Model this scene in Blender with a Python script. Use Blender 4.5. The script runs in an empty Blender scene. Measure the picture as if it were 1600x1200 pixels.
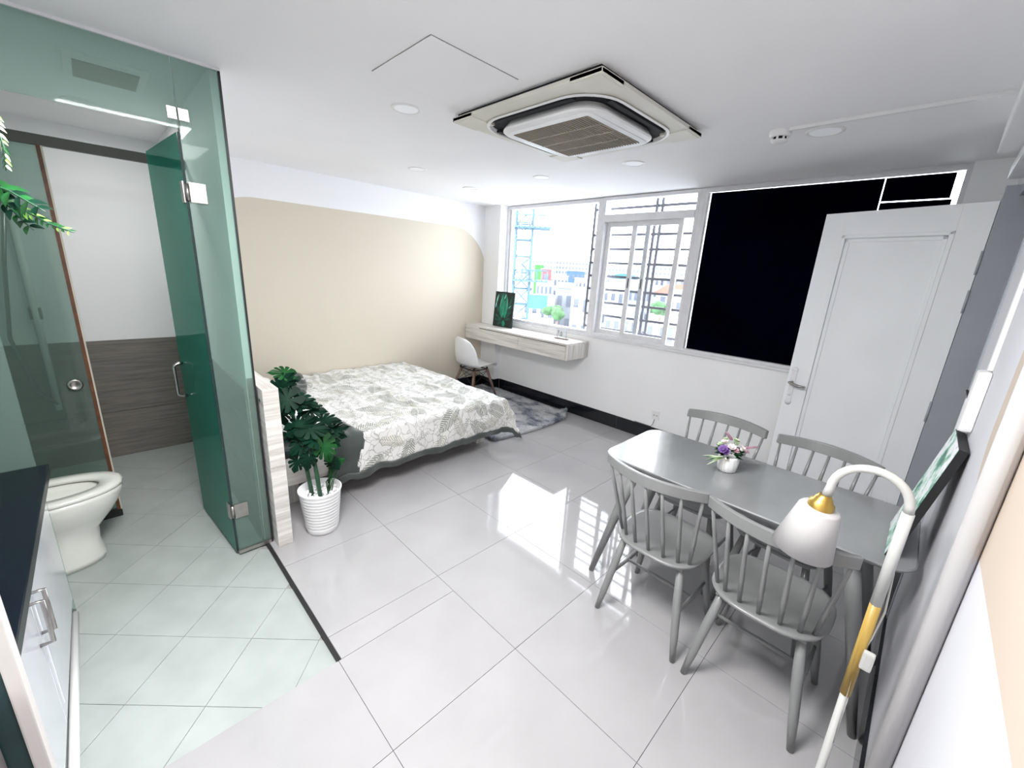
import bpy, bmesh, math, random
from mathutils import Vector, Matrix, noise
R = math.radians
PI = math.pi
scn = bpy.context.scene
COL = scn.collection

# ------------------------------------------------------------------ camera
cam_d = bpy.data.cameras.new('camera')
cam = bpy.data.objects.new('camera', cam_d)
COL.objects.link(cam)
scn.camera = cam
cam_d.sensor_width = 36.0
cam_d.lens = 36.0 * 641.95 / 1600.0
cam_d.clip_start = 0.02
cam_d.clip_end = 2000
CR = Vector((0.70044502, 0.71159275, 0.05488662))
CU = Vector((-0.2262883, 0.14849014, 0.96267559))
CF = Vector((-0.67688284, 0.68672152, -0.26503429))
CP = Vector((2.16631816, -1.09711329, 1.62686028))
m = Matrix((CR, CU, -CF)).transposed().to_4x4()
m.translation = CP
cam.matrix_world = m

# ------------------------------------------------------------------ sky, lights, exposure
SKY = 3.5
world = bpy.data.worlds.new('overcast_sky')
scn.world = world
world.use_nodes = True
wn = world.node_tree.nodes
wl = world.node_tree.links
wn.clear()
wo = wn.new('ShaderNodeOutputWorld')
wb = wn.new('ShaderNodeBackground')
wb.inputs['Color'].default_value = (0.93, 0.965, 1.0, 1)
wb.inputs['Strength'].default_value = SKY
wl.new(wb.outputs[0], wo.inputs[0])

def area_light(name, loc, rot, sx, sy, power, color=(1, 1, 1), portal=False, shape='RECTANGLE'):
    d = bpy.data.lights.new(name, 'AREA')
    d.shape = shape
    d.size = sx
    if shape in ('RECTANGLE', 'ELLIPSE'):
        d.size_y = sy
    d.energy = power
    d.color = color
    if portal:
        d.cycles.is_portal = True
    o = bpy.data.objects.new(name, d)
    COL.objects.link(o)
    o.location = loc
    o.rotation_euler = rot
    return o

# daylight portals at the window openings (light enters towards -y)
area_light('window_portal', (-0.70, 2.93, 1.70), (R(-90), 0, 0), 2.5, 1.5, 1, portal=True)
# positions of the recessed downlights (switched off in daylight; fittings are built further down)
LAMPS = [(-0.02, 0.21), (-1.19, 1.01), (-1.44, 1.79), (-0.46, 1.79), (0.42, 1.79), (1.56, 1.74)]
# unseen fill lights added under the ceiling to brighten the room
for (lx, ly, pw) in [(1.20, -0.80, 21.0), (1.75, -0.62, 5.0)]:
    area_light('added_fill_light', (lx, ly, 2.40), (0, 0, 0), 0.6, 0.6, pw, (1.0, 0.99, 0.985))
area_light('bathroom_lamp', (-1.47, -1.0, 2.385), (0, 0, 0), 0.12, 0.12, 1.5, (1.0, 0.98, 0.95), shape='DISK')

scn.view_settings.view_transform = 'Standard'
scn.view_settings.look = 'None'
scn.view_settings.gamma = 1.0
scn.view_settings.use_curve_mapping = False
scn.view_settings.exposure = 1.9
scn.cycles.max_bounces = 14
scn.cycles.diffuse_bounces = 7
scn.cycles.glossy_bounces = 5
scn.cycles.transparent_max_bounces = 24
scn.cycles.transmission_bounces = 8
scn.cycles.caustics_reflective = False
scn.cycles.caustics_refractive = False
scn.cycles.sample_clamp_indirect = 6.0

# ------------------------------------------------------------------ materials
def new_mat(name):
    mt = bpy.data.materials.new(name)
    mt.use_nodes = True
    nt = mt.node_tree
    return mt, nt, nt.nodes, nt.links, nt.nodes['Principled BSDF']

def coords(nt, scale=(1, 1, 1), rot=(0, 0, 0)):
    tc = nt.nodes.new('ShaderNodeTexCoord')
    mp = nt.nodes.new('ShaderNodeMapping')
    mp.inputs['Scale'].default_value = scale
    mp.inputs['Rotation'].default_value = rot
    nt.links.new(tc.outputs['Object'], mp.inputs[0])
    return mp.outputs[0]

def mixrgb(nt, a, b, fac):
    n = nt.nodes.new('ShaderNodeMix')
    n.data_type = 'RGBA'
    for key, v in (('Factor', fac), ('A', a), ('B', b)):
        sock = [s for s in n.inputs if s.name == key and s.enabled][0] if key == 'Factor' else [s for s in n.inputs if s.name == key and s.type == 'RGBA'][0]
        if hasattr(v, 'is_linked') or isinstance(v, bpy.types.NodeSocket):
            nt.links.new(v, sock)
        else:
            sock.default_value = v
    return [s for s in n.outputs if s.type == 'RGBA'][0]

def ramp(nt, src, stops):
    r = nt.nodes.new('ShaderNodeValToRGB')
    e = r.color_ramp.elements
    while len(e) > 1:
        e.remove(e[-1])
    e[0].position = stops[0][0]
    e[0].color = stops[0][1]
    for p, c in stops[1:]:
        x = e.new(p)
        x.color = c
    nt.links.new(src, r.inputs[0])
    return r.outputs[0]

def c4(c):
    return (c[0], c[1], c[2], 1)

def noise_tex(nt, vec, scale, detail=4, rough=0.5):
    n = nt.nodes.new('ShaderNodeTexNoise')
    n.inputs['Scale'].default_value = scale
    n.inputs['Detail'].default_value = detail
    n.inputs['Roughness'].default_value = rough
    nt.links.new(vec, n.inputs['Vector'])
    return n

def math_node(nt, op, a, b=None, c=None):
    n = nt.nodes.new('ShaderNodeMath')
    n.operation = op
    for i, v in enumerate((a, b, c)):
        if v is None:
            continue
        if isinstance(v, bpy.types.NodeSocket):
            nt.links.new(v, n.inputs[i])
        else:
            n.inputs[i].default_value = v
    return n.outputs[0]

def plain(name, col, rough=0.5, metal=0.0, var=0.05, scale=6.0, bump=0.0, bscale=60, spec=0.5, coat=0.0, sheen=0.0, stretch=(1, 1, 1)):
    mt, nt, N, L, b = new_mat(name)
    v = coords(nt, stretch)
    n = noise_tex(nt, v, scale)
    d = tuple(max(0, x * (1 - var)) for x in col)
    u = tuple(min(1, x * (1 + var * 0.5)) for x in col)
    L.new(ramp(nt, n.outputs[0], [(0.35, c4(d)), (0.65, c4(u))]), b.inputs['Base Color'])
    b.inputs['Roughness'].default_value = rough
    b.inputs['Metallic'].default_value = metal
    b.inputs['Specular IOR Level'].default_value = spec
    b.inputs['Coat Weight'].default_value = coat
    b.inputs['Coat Roughness'].default_value = 0.08
    b.inputs['Sheen Weight'].default_value = sheen
    if bump:
        bn = noise_tex(nt, v, bscale, 5)
        bp = N.new('ShaderNodeBump')
        bp.inputs['Strength'].default_value = bump
        bp.inputs['Distance'].default_value = 0.01
        L.new(bn.outputs[0], bp.inputs['Height'])
        L.new(bp.outputs[0], b.inputs['Normal'])
    return mt

def wood(name, light, dark, rough=0.45, axis='x', scale=1.0, contrast=1.0):
    mt, nt, N, L, b = new_mat(name)
    s = {'x': (1.2, 22, 22), 'y': (22, 1.2, 22), 'z': (22, 22, 1.2)}[axis]
    v = coords(nt, tuple(k * scale for k in s))
    n = noise_tex(nt, v, 1.6, 7, 0.65)
    mid = tuple((a + c) / 2 for a, c in zip(light, dark))
    L.new(ramp(nt, n.outputs[0], [(0.34, c4(dark)), (0.46, c4(mid)), (0.58, c4(light)), (0.8, c4(tuple(min(1, k * 1.06) for k in light)))]), b.inputs['Base Color'])
    b.inputs['Roughness'].default_value = rough
    bp = N.new('ShaderNodeBump')
    bp.inputs['Strength'].default_value = 0.12
    bp.inputs['Distance'].default_value = 0.004
    L.new(n.outputs[0], bp.inputs['Height'])
    L.new(bp.outputs[0], b.inputs['Normal'])
    return mt

def painted_wall(name, base, paint, axis, box, radius, rough=0.55):
    # a wall whose paint has a rounded rectangular field of another colour; box = (u0,u1,v0,v1) in object coords
    mt, nt, N, L, b = new_mat(name)
    tc = N.new('ShaderNodeTexCoord')
    sp = N.new('ShaderNodeSeparateXYZ')
    L.new(tc.outputs['Object'], sp.inputs[0])
    u = sp.outputs[axis]
    v = sp.outputs['Z']
    u0, u1, v0, v1 = box
    qx = math_node(nt, 'SUBTRACT', math_node(nt, 'ABSOLUTE', math_node(nt, 'SUBTRACT', u, (u0 + u1) / 2)), (u1 - u0) / 2 - radius)
    qy = math_node(nt, 'SUBTRACT', math_node(nt, 'ABSOLUTE', math_node(nt, 'SUBTRACT', v, (v0 + v1) / 2)), (v1 - v0) / 2 - radius)
    qx = math_node(nt, 'MAXIMUM', qx, 0.0)
    qy = math_node(nt, 'MAXIMUM', qy, 0.0)
    d = math_node(nt, 'SQRT', math_node(nt, 'ADD', math_node(nt, 'MULTIPLY', qx, qx), math_node(nt, 'MULTIPLY', qy, qy)))
    mask = math_node(nt, 'LESS_THAN', d, radius)
    n = noise_tex(nt, tc.outputs['Object'], 2.5, 4)
    A = ramp(nt, n.outputs[0], [(0.3, c4(tuple(k * 0.985 for k in base))), (0.7, c4(base))])
    B = ramp(nt, n.outputs[0], [(0.3, c4(tuple(k * 0.98 for k in paint))), (0.7, c4(paint))])
    L.new(mixrgb(nt, A, B, mask), b.inputs['Base Color'])
    b.inputs['Roughness'].default_value = rough
    bn = noise_tex(nt, tc.outputs['Object'], 90, 3)
    bp = N.new('ShaderNodeBump')
    bp.inputs['Strength'].default_value = 0.04
    bp.inputs['Distance'].default_value = 0.005
    L.new(bn.outputs[0], bp.inputs['Height'])
    L.new(bp.outputs[0], b.inputs['Normal'])
    return mt

def glass(name, tint, gloss=0.08, haze=0.0, hazecol=(0.6, 0.75, 0.7)):
    # thin architectural glass: tinted straight-through light plus a mirror coat, optional frosted share
    mt, nt, N, L, b = new_mat(name)
    N.remove(b)
    out = [n for n in N if n.type == 'OUTPUT_MATERIAL'][0]
    tr = N.new('ShaderNodeBsdfTransparent')
    tr.inputs[0].default_value = c4(tint)
    gl = N.new('ShaderNodeBsdfGlossy')
    gl.inputs['Color'].default_value = (1, 1, 1, 1)
    gl.inputs['Roughness'].default_value = 0.02
    lw = N.new('ShaderNodeFresnel')
    lw.inputs[0].default_value = 1.3
    f = math_node(nt, 'ADD', math_node(nt, 'MULTIPLY', lw.outputs[0], 0.45), gloss * 0.3)
    mx = N.new('ShaderNodeMixShader')
    L.new(f, mx.inputs[0])
    last = tr.outputs[0]
    if haze > 0:
        df = N.new('ShaderNodeBsdfDiffuse')
        df.inputs[0].default_value = c4(hazecol)
        tl = N.new('ShaderNodeBsdfTranslucent')
        tl.inputs[0].default_value = c4(hazecol)
        ad = N.new('ShaderNodeMixShader')
        ad.inputs[0].default_value = 0.5
        L.new(df.outputs[0], ad.inputs[1])
        L.new(tl.outputs[0], ad.inputs[2])
        m2 = N.new('ShaderNodeMixShader')
        m2.inputs[0].default_value = haze
        L.new(last, m2.inputs[1])
        L.new(ad.outputs[0], m2.inputs[2])
        last = m2.outputs[0]
    L.new(last, mx.inputs[1])
    L.new(gl.outputs[0], mx.inputs[2])
    L.new(mx.outputs[0], out.inputs[0])
    return mt

WHITE = (0.80, 0.80, 0.815)
M = {}
M['wall'] = plain('white_wall_paint', (0.88, 0.885, 0.89), 0.6, var=0.02, scale=2, bump=0.03, bscale=80)
M['ceiling'] = plain('ceiling_paint', (0.885, 0.88, 0.895), 0.75, var=0.02, scale=1.5, bump=0.03, bscale=60)
M['wall_left'] = painted_wall('left_wall_paint', (0.87, 0.87, 0.89), (0.655, 0.595, 0.49), 'Y', (-0.53, 2.735, -1.2, 2.125), 0.56)
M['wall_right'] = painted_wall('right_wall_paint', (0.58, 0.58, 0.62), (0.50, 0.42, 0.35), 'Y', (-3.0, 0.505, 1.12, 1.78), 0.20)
M['porcelain_tile'] = plain('polished_floor_tile', (0.39, 0.383, 0.39), 0.045, var=0.05, scale=3.0, bump=0.006, bscale=2.2, spec=0.62)
M['grout'] = plain('dark_grout', (0.10, 0.10, 0.105), 0.8)
M['bath_tile'] = plain('bath_floor_tile', (0.38, 0.415, 0.40), 0.28, var=0.07, scale=7, spec=0.45)
M['bath_grout'] = plain('bath_grout', (0.30, 0.30, 0.29), 0.8)
M['slot_black'] = plain('black_slot', (0.012, 0.012, 0.013), 0.6)
M['skirt_tile'] = plain('black_skirting_tile', (0.008, 0.009, 0.013), 0.12, spec=0.5)
M['skirt_joint'] = plain('white_joint', (0.6, 0.6, 0.6), 0.8)
M['wains_x'] = wood('wood_look_wall_tile_x', (0.20, 0.18, 0.16), (0.12, 0.11, 0.10), 0.35, 'x', 1.4)
M['wains'] = wood('wood_look_wall_tile', (0.20, 0.18, 0.16), (0.12, 0.11, 0.10), 0.35, 'y', 1.4)
M['ash_x'] = wood('whitewashed_wood_x', (0.74, 0.71, 0.67), (0.50, 0.47, 0.44), 0.4, 'x', 1.0)
M['ash_y'] = wood('whitewashed_wood_y', (0.70, 0.675, 0.64), (0.47, 0.44, 0.41), 0.4, 'y', 1.0)
M['ash_z'] = wood('whitewashed_wood_z', (0.74, 0.71, 0.68), (0.48, 0.45, 0.42), 0.4, 'z', 1.0)
M['frame_alu'] = plain('white_aluminium', (0.72, 0.72, 0.74), 0.35, var=0.06, scale=12)
M['frame_grey'] = plain('grey_door_frame', (0.36, 0.38, 0.42), 0.4, var=0.04)
M['window_glass'] = glass('window_glass', (0.97, 0.985, 1.0), 0.05)
M['green_glass'] = glass('green_tint_glass', (0.80, 0.88, 0.85), 0.0, 0.20, (0.55, 0.72, 0.67))
M['frost_glass'] = glass('dark_green_door_glass', (0.24, 0.56, 0.47), 0.0, 0.50, (0.07, 0.44, 0.345))
M['shower_glass'] = glass('shower_glass', (0.60, 0.70, 0.66), 0.05, 0.16, (0.45, 0.55, 0.52))
M['glass_edge'] = plain('glass_edge', (0.01, 0.03, 0.03), 0.2)
M['chrome'] = plain('brushed_steel', (0.42, 0.40, 0.38), 0.30, 1.0, var=0.08, scale=30)
M['steel_dark'] = plain('grey_steel', (0.085, 0.078, 0.072), 0.5, 0.0)
M['gasket'] = plain('black_gasket', (0.008, 0.009, 0.012), 0.4)
M['blackout'] = plain('blackout_board', (0.0003, 0.0006, 0.0055), 0.8, var=0.5, scale=1.2, spec=0.01)
M['white_plastic'] = plain('white_plastic', (0.80, 0.80, 0.80), 0.35, var=0.02)
M['ac_beige'] = plain('aged_cream_plastic', (0.70, 0.68, 0.61), 0.45, var=0.06, scale=4)
M['ac_grille'] = plain('dusty_grille', (0.36, 0.32, 0.265), 0.6, var=0.1)
M['ac_dark'] = plain('ac_dark_slot', (0.005, 0.006, 0.009), 0.75)
M['door_white'] = plain('white_door_lacquer', (0.80, 0.82, 0.85), 0.32, var=0.025, scale=3)
M['grey_paint'] = plain('grey_painted_wood', (0.215, 0.22, 0.22), 0.33, var=0.10, scale=5, bump=0.03, bscale=30, coat=0.25, stretch=(1, 1, 0.4))
M['table_grey'] = plain('grey_table_lacquer', (0.235, 0.245, 0.25), 0.22, var=0.14, scale=4.5, bump=0.12, bscale=9, coat=0.4, stretch=(1, 0.5, 1))
M['shade_white'] = plain('white_lampshade', (0.50, 0.488, 0.488), 0.6, var=0.02)
M['lamp_white'] = plain('white_lamp_metal', (0.52, 0.52, 0.50), 0.4, var=0.02)
M['pipe_white'] = plain('white_pipe_paint', (0.42, 0.41, 0.41), 0.35, var=0.02)
M['brass'] = plain('brass', (0.55, 0.37, 0.10), 0.34, 1.0, var=0.12, scale=8)
M['gold_wood'] = wood('golden_wood', (0.50, 0.33, 0.075), (0.32, 0.20, 0.04), 0.4, 'z', 1.3)
M['pot_white'] = plain('white_ribbed_pot', (0.82, 0.82, 0.82), 0.45, var=0.02)
M['leaf_dark'] = plain('monstera_leaf', (0.003, 0.026, 0.014), 0.5, var=0.5, scale=9, coat=0.0, spec=0.1)
M['leaf_mid'] = plain('fresh_leaf', (0.007, 0.070, 0.015), 0.42, var=0.5, scale=14, coat=0.0, spec=0.2)
M['leaf_light'] = plain('lime_leaf', (0.22, 0.45, 0.07), 0.4, var=0.4, scale=20)
M['stem'] = plain('green_stem', (0.02, 0.085, 0.04), 0.4, var=0.3, scale=20)
M['pebble'] = plain('white_pebble', (0.80, 0.80, 0.80), 0.5, var=0.06, scale=20)
M['sheet_green'] = plain('dark_green_sheet', (0.022, 0.033, 0.029), 0.55, var=0.25, scale=8, sheen=0.3)
M['border_green'] = plain('grey_green_border', (0.045, 0.055, 0.051), 0.6, var=0.25, scale=9, sheen=0.3)
M['pillow_white'] = plain('white_pillow', (0.78, 0.78, 0.77), 0.8, var=0.05, scale=8)
M['walnut'] = wood('brown_chair_leg', (0.22, 0.135, 0.105), (0.11, 0.065, 0.05), 0.5, 'z', 1.6)
M['black_wire'] = plain('black_wire', (0.01, 0.01, 0.01), 0.4)
M['ceramic'] = plain('ceramic', (0.74, 0.745, 0.70), 0.10, var=0.02, coat=0.5)
M['counter_black'] = plain('black_granite', (0.004, 0.006, 0.012), 0.25, var=0.6, scale=150, spec=0.25)
M['cab_white'] = plain('white_gloss_door', (0.78, 0.79, 0.86), 0.10, var=0.03, coat=0.5)
M['cream_edge'] = plain('cream_panel_edge', (0.62, 0.59, 0.57), 0.5, var=0.03)
M['teal_gloss'] = plain('dark_teal_gloss', (0.035, 0.07, 0.075), 0.15, var=0.4, scale=3)
M['marble_teal'] = plain('teal_marble', (0.10, 0.145, 0.15), 0.2, var=0.5, scale=7)
M['taupe'] = plain('taupe_panel', (0.125, 0.115, 0.112), 0.5)
M['brown_rust'] = plain('rust_brown_profile', (0.13, 0.045, 0.018), 0.5, var=0.3, scale=20)
M['curtain_beige'] = plain('cream_profile', (0.55, 0.50, 0.42), 0.5)
M['black_frame'] = plain('black_canvas_side', (0.006, 0.006, 0.007), 0.6)
M['mirror_lamp'] = plain('lamp_diffuser', (0.85, 0.86, 0.88), 0.4)
mt, nt, N, L, b = new_mat('off_diffuser_glow')
b.inputs['Base Color'].default_value = (0.88, 0.9, 0.93, 1)
b.inputs['Emission Color'].default_value = (0.94, 0.97, 1, 1)
b.inputs['Emission Strength'].default_value = 0.03  # faint glow put into the switched-off downlight diffusers to whiten them
M['off_glow'] = mt
M['pink'] = plain('pink_petal', (0.72, 0.46, 0.55), 0.6, var=0.2, scale=60)
M['cream_petal'] = plain('cream_petal', (0.78, 0.72, 0.70), 0.6, var=0.1, scale=60)
M['mauve'] = plain('mauve_petal', (0.42, 0.22, 0.30), 0.6, var=0.3, scale=60)
M['purple'] = plain('purple_petal', (0.20, 0.10, 0.34), 0.6, var=0.3, scale=60)
M['green_white'] = plain('pale_green_petal', (0.50, 0.62, 0.40), 0.6, var=0.2, scale=60)

def duvet_mat():
    mt, nt, N, L, b = new_mat('leaf_print_cotton')
    tc = N.new('ShaderNodeTexCoord')
    base = (0.73, 0.72, 0.70, 1)
    col = None
    sp0 = N.new('ShaderNodeMapping')
    L.new(tc.outputs['UV'], sp0.inputs[0])
    col = base
    for (sc, seed, colr, wid, ln, soft) in ((4.2, 0.0, (0.13, 0.145, 0.10, 1), 0.060, 0.15, 0.9), (5.2, 3.3, (0.32, 0.30, 0.20, 1), 0.050, 0.12, 0.75), (7.0, 7.7, (0.30, 0.32, 0.30, 1), 0.020, 0.10, 0.75)):
        mp = N.new('ShaderNodeMapping')
        mp.inputs['Location'].default_value = (seed, seed * 0.7, 0)
        L.new(tc.outputs['UV'], mp.inputs[0])
        vo = N.new('ShaderNodeTexVoronoi')
        vo.voronoi_dimensions = '2D'
        vo.inputs['Scale'].default_value = sc
        vo.inputs['Randomness'].default_value = 0.9
        L.new(mp.outputs[0], vo.inputs['Vector'])
        sb = N.new('ShaderNodeVectorMath'); sb.operation = 'SUBTRACT'
        L.new(mp.outputs[0], sb.inputs[0]); L.new(vo.outputs['Position'], sb.inputs[1])
        sc_c = N.new('ShaderNodeSeparateColor')
        L.new(vo.outputs['Color'], sc_c.inputs[0])
        vr = N.new('ShaderNodeVectorRotate'); vr.rotation_type = 'Z_AXIS'
        L.new(sb.outputs[0], vr.inputs['Vector'])
        L.new(math_node(nt, 'MULTIPLY', sc_c.outputs[0], 6.283), vr.inputs['Angle'])
        sx = N.new('ShaderNodeSeparateXYZ'); L.new(vr.outputs[0], sx.inputs[0])
        X, Y = sx.outputs[0], sx.outputs[1]
        ax = math_node(nt, 'ABSOLUTE', X)
        e1 = math_node(nt, 'POWER', math_node(nt, 'DIVIDE', ax, wid), 1.4)
        e2 = math_node(nt, 'POWER', math_node(nt, 'DIVIDE', math_node(nt, 'ABSOLUTE', Y), ln), 2.0)
        inside = math_node(nt, 'LESS_THAN', math_node(nt, 'ADD', e1, e2), 1.0)
        veins = math_node(nt, 'SINE', math_node(nt, 'MULTIPLY', math_node(nt, 'SUBTRACT', Y, math_node(nt, 'MULTIPLY', ax, 0.8)), 330.0))
        vm = math_node(nt, 'GREATER_THAN', veins, -0.1)
        mid = math_node(nt, 'GREATER_THAN', ax, 0.0025)
        msk = math_node(nt, 'MULTIPLY', math_node(nt, 'MULTIPLY', inside, vm), mid)
        keep = math_node(nt, 'GREATER_THAN', sc_c.outputs[1], 0.46)
        msk = math_node(nt, 'MULTIPLY', math_node(nt, 'MULTIPLY', msk, keep), soft)
        col = mixrgb(nt, col, colr, msk)
    # thin outline drawing
    vo = N.new('ShaderNodeTexVoronoi'); vo.feature = 'DISTANCE_TO_EDGE'; vo.inputs['Scale'].default_value = 16
    ns = noise_tex(nt, tc.outputs['UV'], 5, 3)
    am = N.new('ShaderNodeVectorMath'); am.operation = 'MULTIPLY_ADD'
    L.new(ns.outputs['Color'], am.inputs[0]); am.inputs[1].default_value = (0.25, 0.25, 0.25); L.new(tc.outputs['UV'], am.inputs[2])
    L.new(am.outputs[0], vo.inputs['Vector'])
    ln_ = math_node(nt, 'MULTIPLY', math_node(nt, 'LESS_THAN', vo.outputs['Distance'], 0.04), 0.7)
    col = mixrgb(nt, col, (0.30, 0.31, 0.29, 1), ln_)
    L.new(col, b.inputs['Base Color'])
    b.inputs['Roughness'].default_value = 0.75
    b.inputs['Sheen Weight'].default_value = 0.2
    return mt
M['duvet'] = duvet_mat()

def rug_mat():
    mt, nt, N, L, b = new_mat('shaggy_grey_rug')
    v = coords(nt, (1, 1.5, 1))
    n = noise_tex(nt, v, 3.6, 6, 0.62)
    L.new(ramp(nt, n.outputs[0], [(0.34, (0.07, 0.085, 0.12, 1)), (0.43, (0.24, 0.26, 0.31, 1)), (0.52, (0.52, 0.53, 0.56, 1)), (0.66, (0.68, 0.68, 0.70, 1))]), b.inputs['Base Color'])
    b.inputs['Roughness'].default_value = 0.95
    bn = noise_tex(nt, v, 140, 4)
    bp = N.new('ShaderNodeBump'); bp.inputs['Strength'].default_value = 0.6; bp.inputs['Distance'].default_value = 0.02
    L.new(bn.outputs[0], bp.inputs['Height']); L.new(bp.outputs[0], b.inputs['Normal'])
    return mt
M['rug'] = rug_mat()

def canvas_mat(name, dark=False):
    # flat print of pale green leaves on white paper
    mt, nt, N, L, b = new_mat(name)
    v = coords(nt)
    n = noise_tex(nt, v, 13, 4, 0.6)
    L.new(ramp(nt, n.outputs[0], [(0.36, (0.03, 0.16, 0.11, 1)), (0.44, (0.20, 0.42, 0.32, 1)), (0.5, (0.55, 0.70, 0.63, 1)), (0.56, (0.80, 0.80, 0.84, 1)), (0.66, (0.78, 0.78, 0.82, 1)), (0.72, (0.42, 0.40, 0.48, 1))]), b.inputs['Base Color'])
    b.inputs['Roughness'].default_value = 0.5
    return mt
M['canvas_print'] = canvas_mat('pale_leaf_print')
M['print_dark'] = plain('print_black_green', (0.004, 0.018, 0.016), 0.3, var=0.6, scale=9)
M['print_teal'] = plain('print_dark_teal', (0.004, 0.085, 0.06), 0.3, var=0.5, scale=20)
M['print_green'] = plain('print_emerald', (0.0, 0.27, 0.15), 0.3, var=0.35, scale=14)
M['print_light'] = plain('print_highlight', (0.25, 0.62, 0.52), 0.3, var=0.2)

# outside: pale facades
def facade(name, c, var=0.06):
    return plain(name, c, 0.9, var=var, scale=0.4, spec=0.1)
M['f_W'] = facade('city_white', (0.30, 0.31, 0.32))
M['f_P'] = facade('city_pale', (0.19, 0.21, 0.235))
M['f_G'] = facade('city_grey', (0.17, 0.185, 0.205))
M['f_GR'] = facade('city_green', (0.04, 0.20, 0.04))
M['f_R'] = facade('city_pink', (0.20, 0.06, 0.065))
M['f_B'] = facade('city_blue', (0.05, 0.09, 0.17))
M['f_win'] = plain('city_window', (0.05, 0.06, 0.085), 0.3)
M['f_tile'] = facade('city_red_tile', (0.24, 0.06, 0.045))
M['f_dome'] = facade('city_teal_roof', (0.04, 0.11, 0.14))
M['f_tower'] = facade('tower_steel', (0.05, 0.09, 0.12))
M['f_tree'] = plain('city_tree', (0.03, 0.085, 0.03), 0.9, var=0.5, scale=2)
M['f_ground'] = facade('city_ground', (0.6, 0.6, 0.6))
M['f_tarp'] = facade('cyan_tarp', (0.05, 0.17, 0.19))
M['grille_steel'] = plain('window_bar_paint', (0.085, 0.085, 0.10), 0.5)

# ------------------------------------------------------------------ mesh builder
ORG = {}

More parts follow.
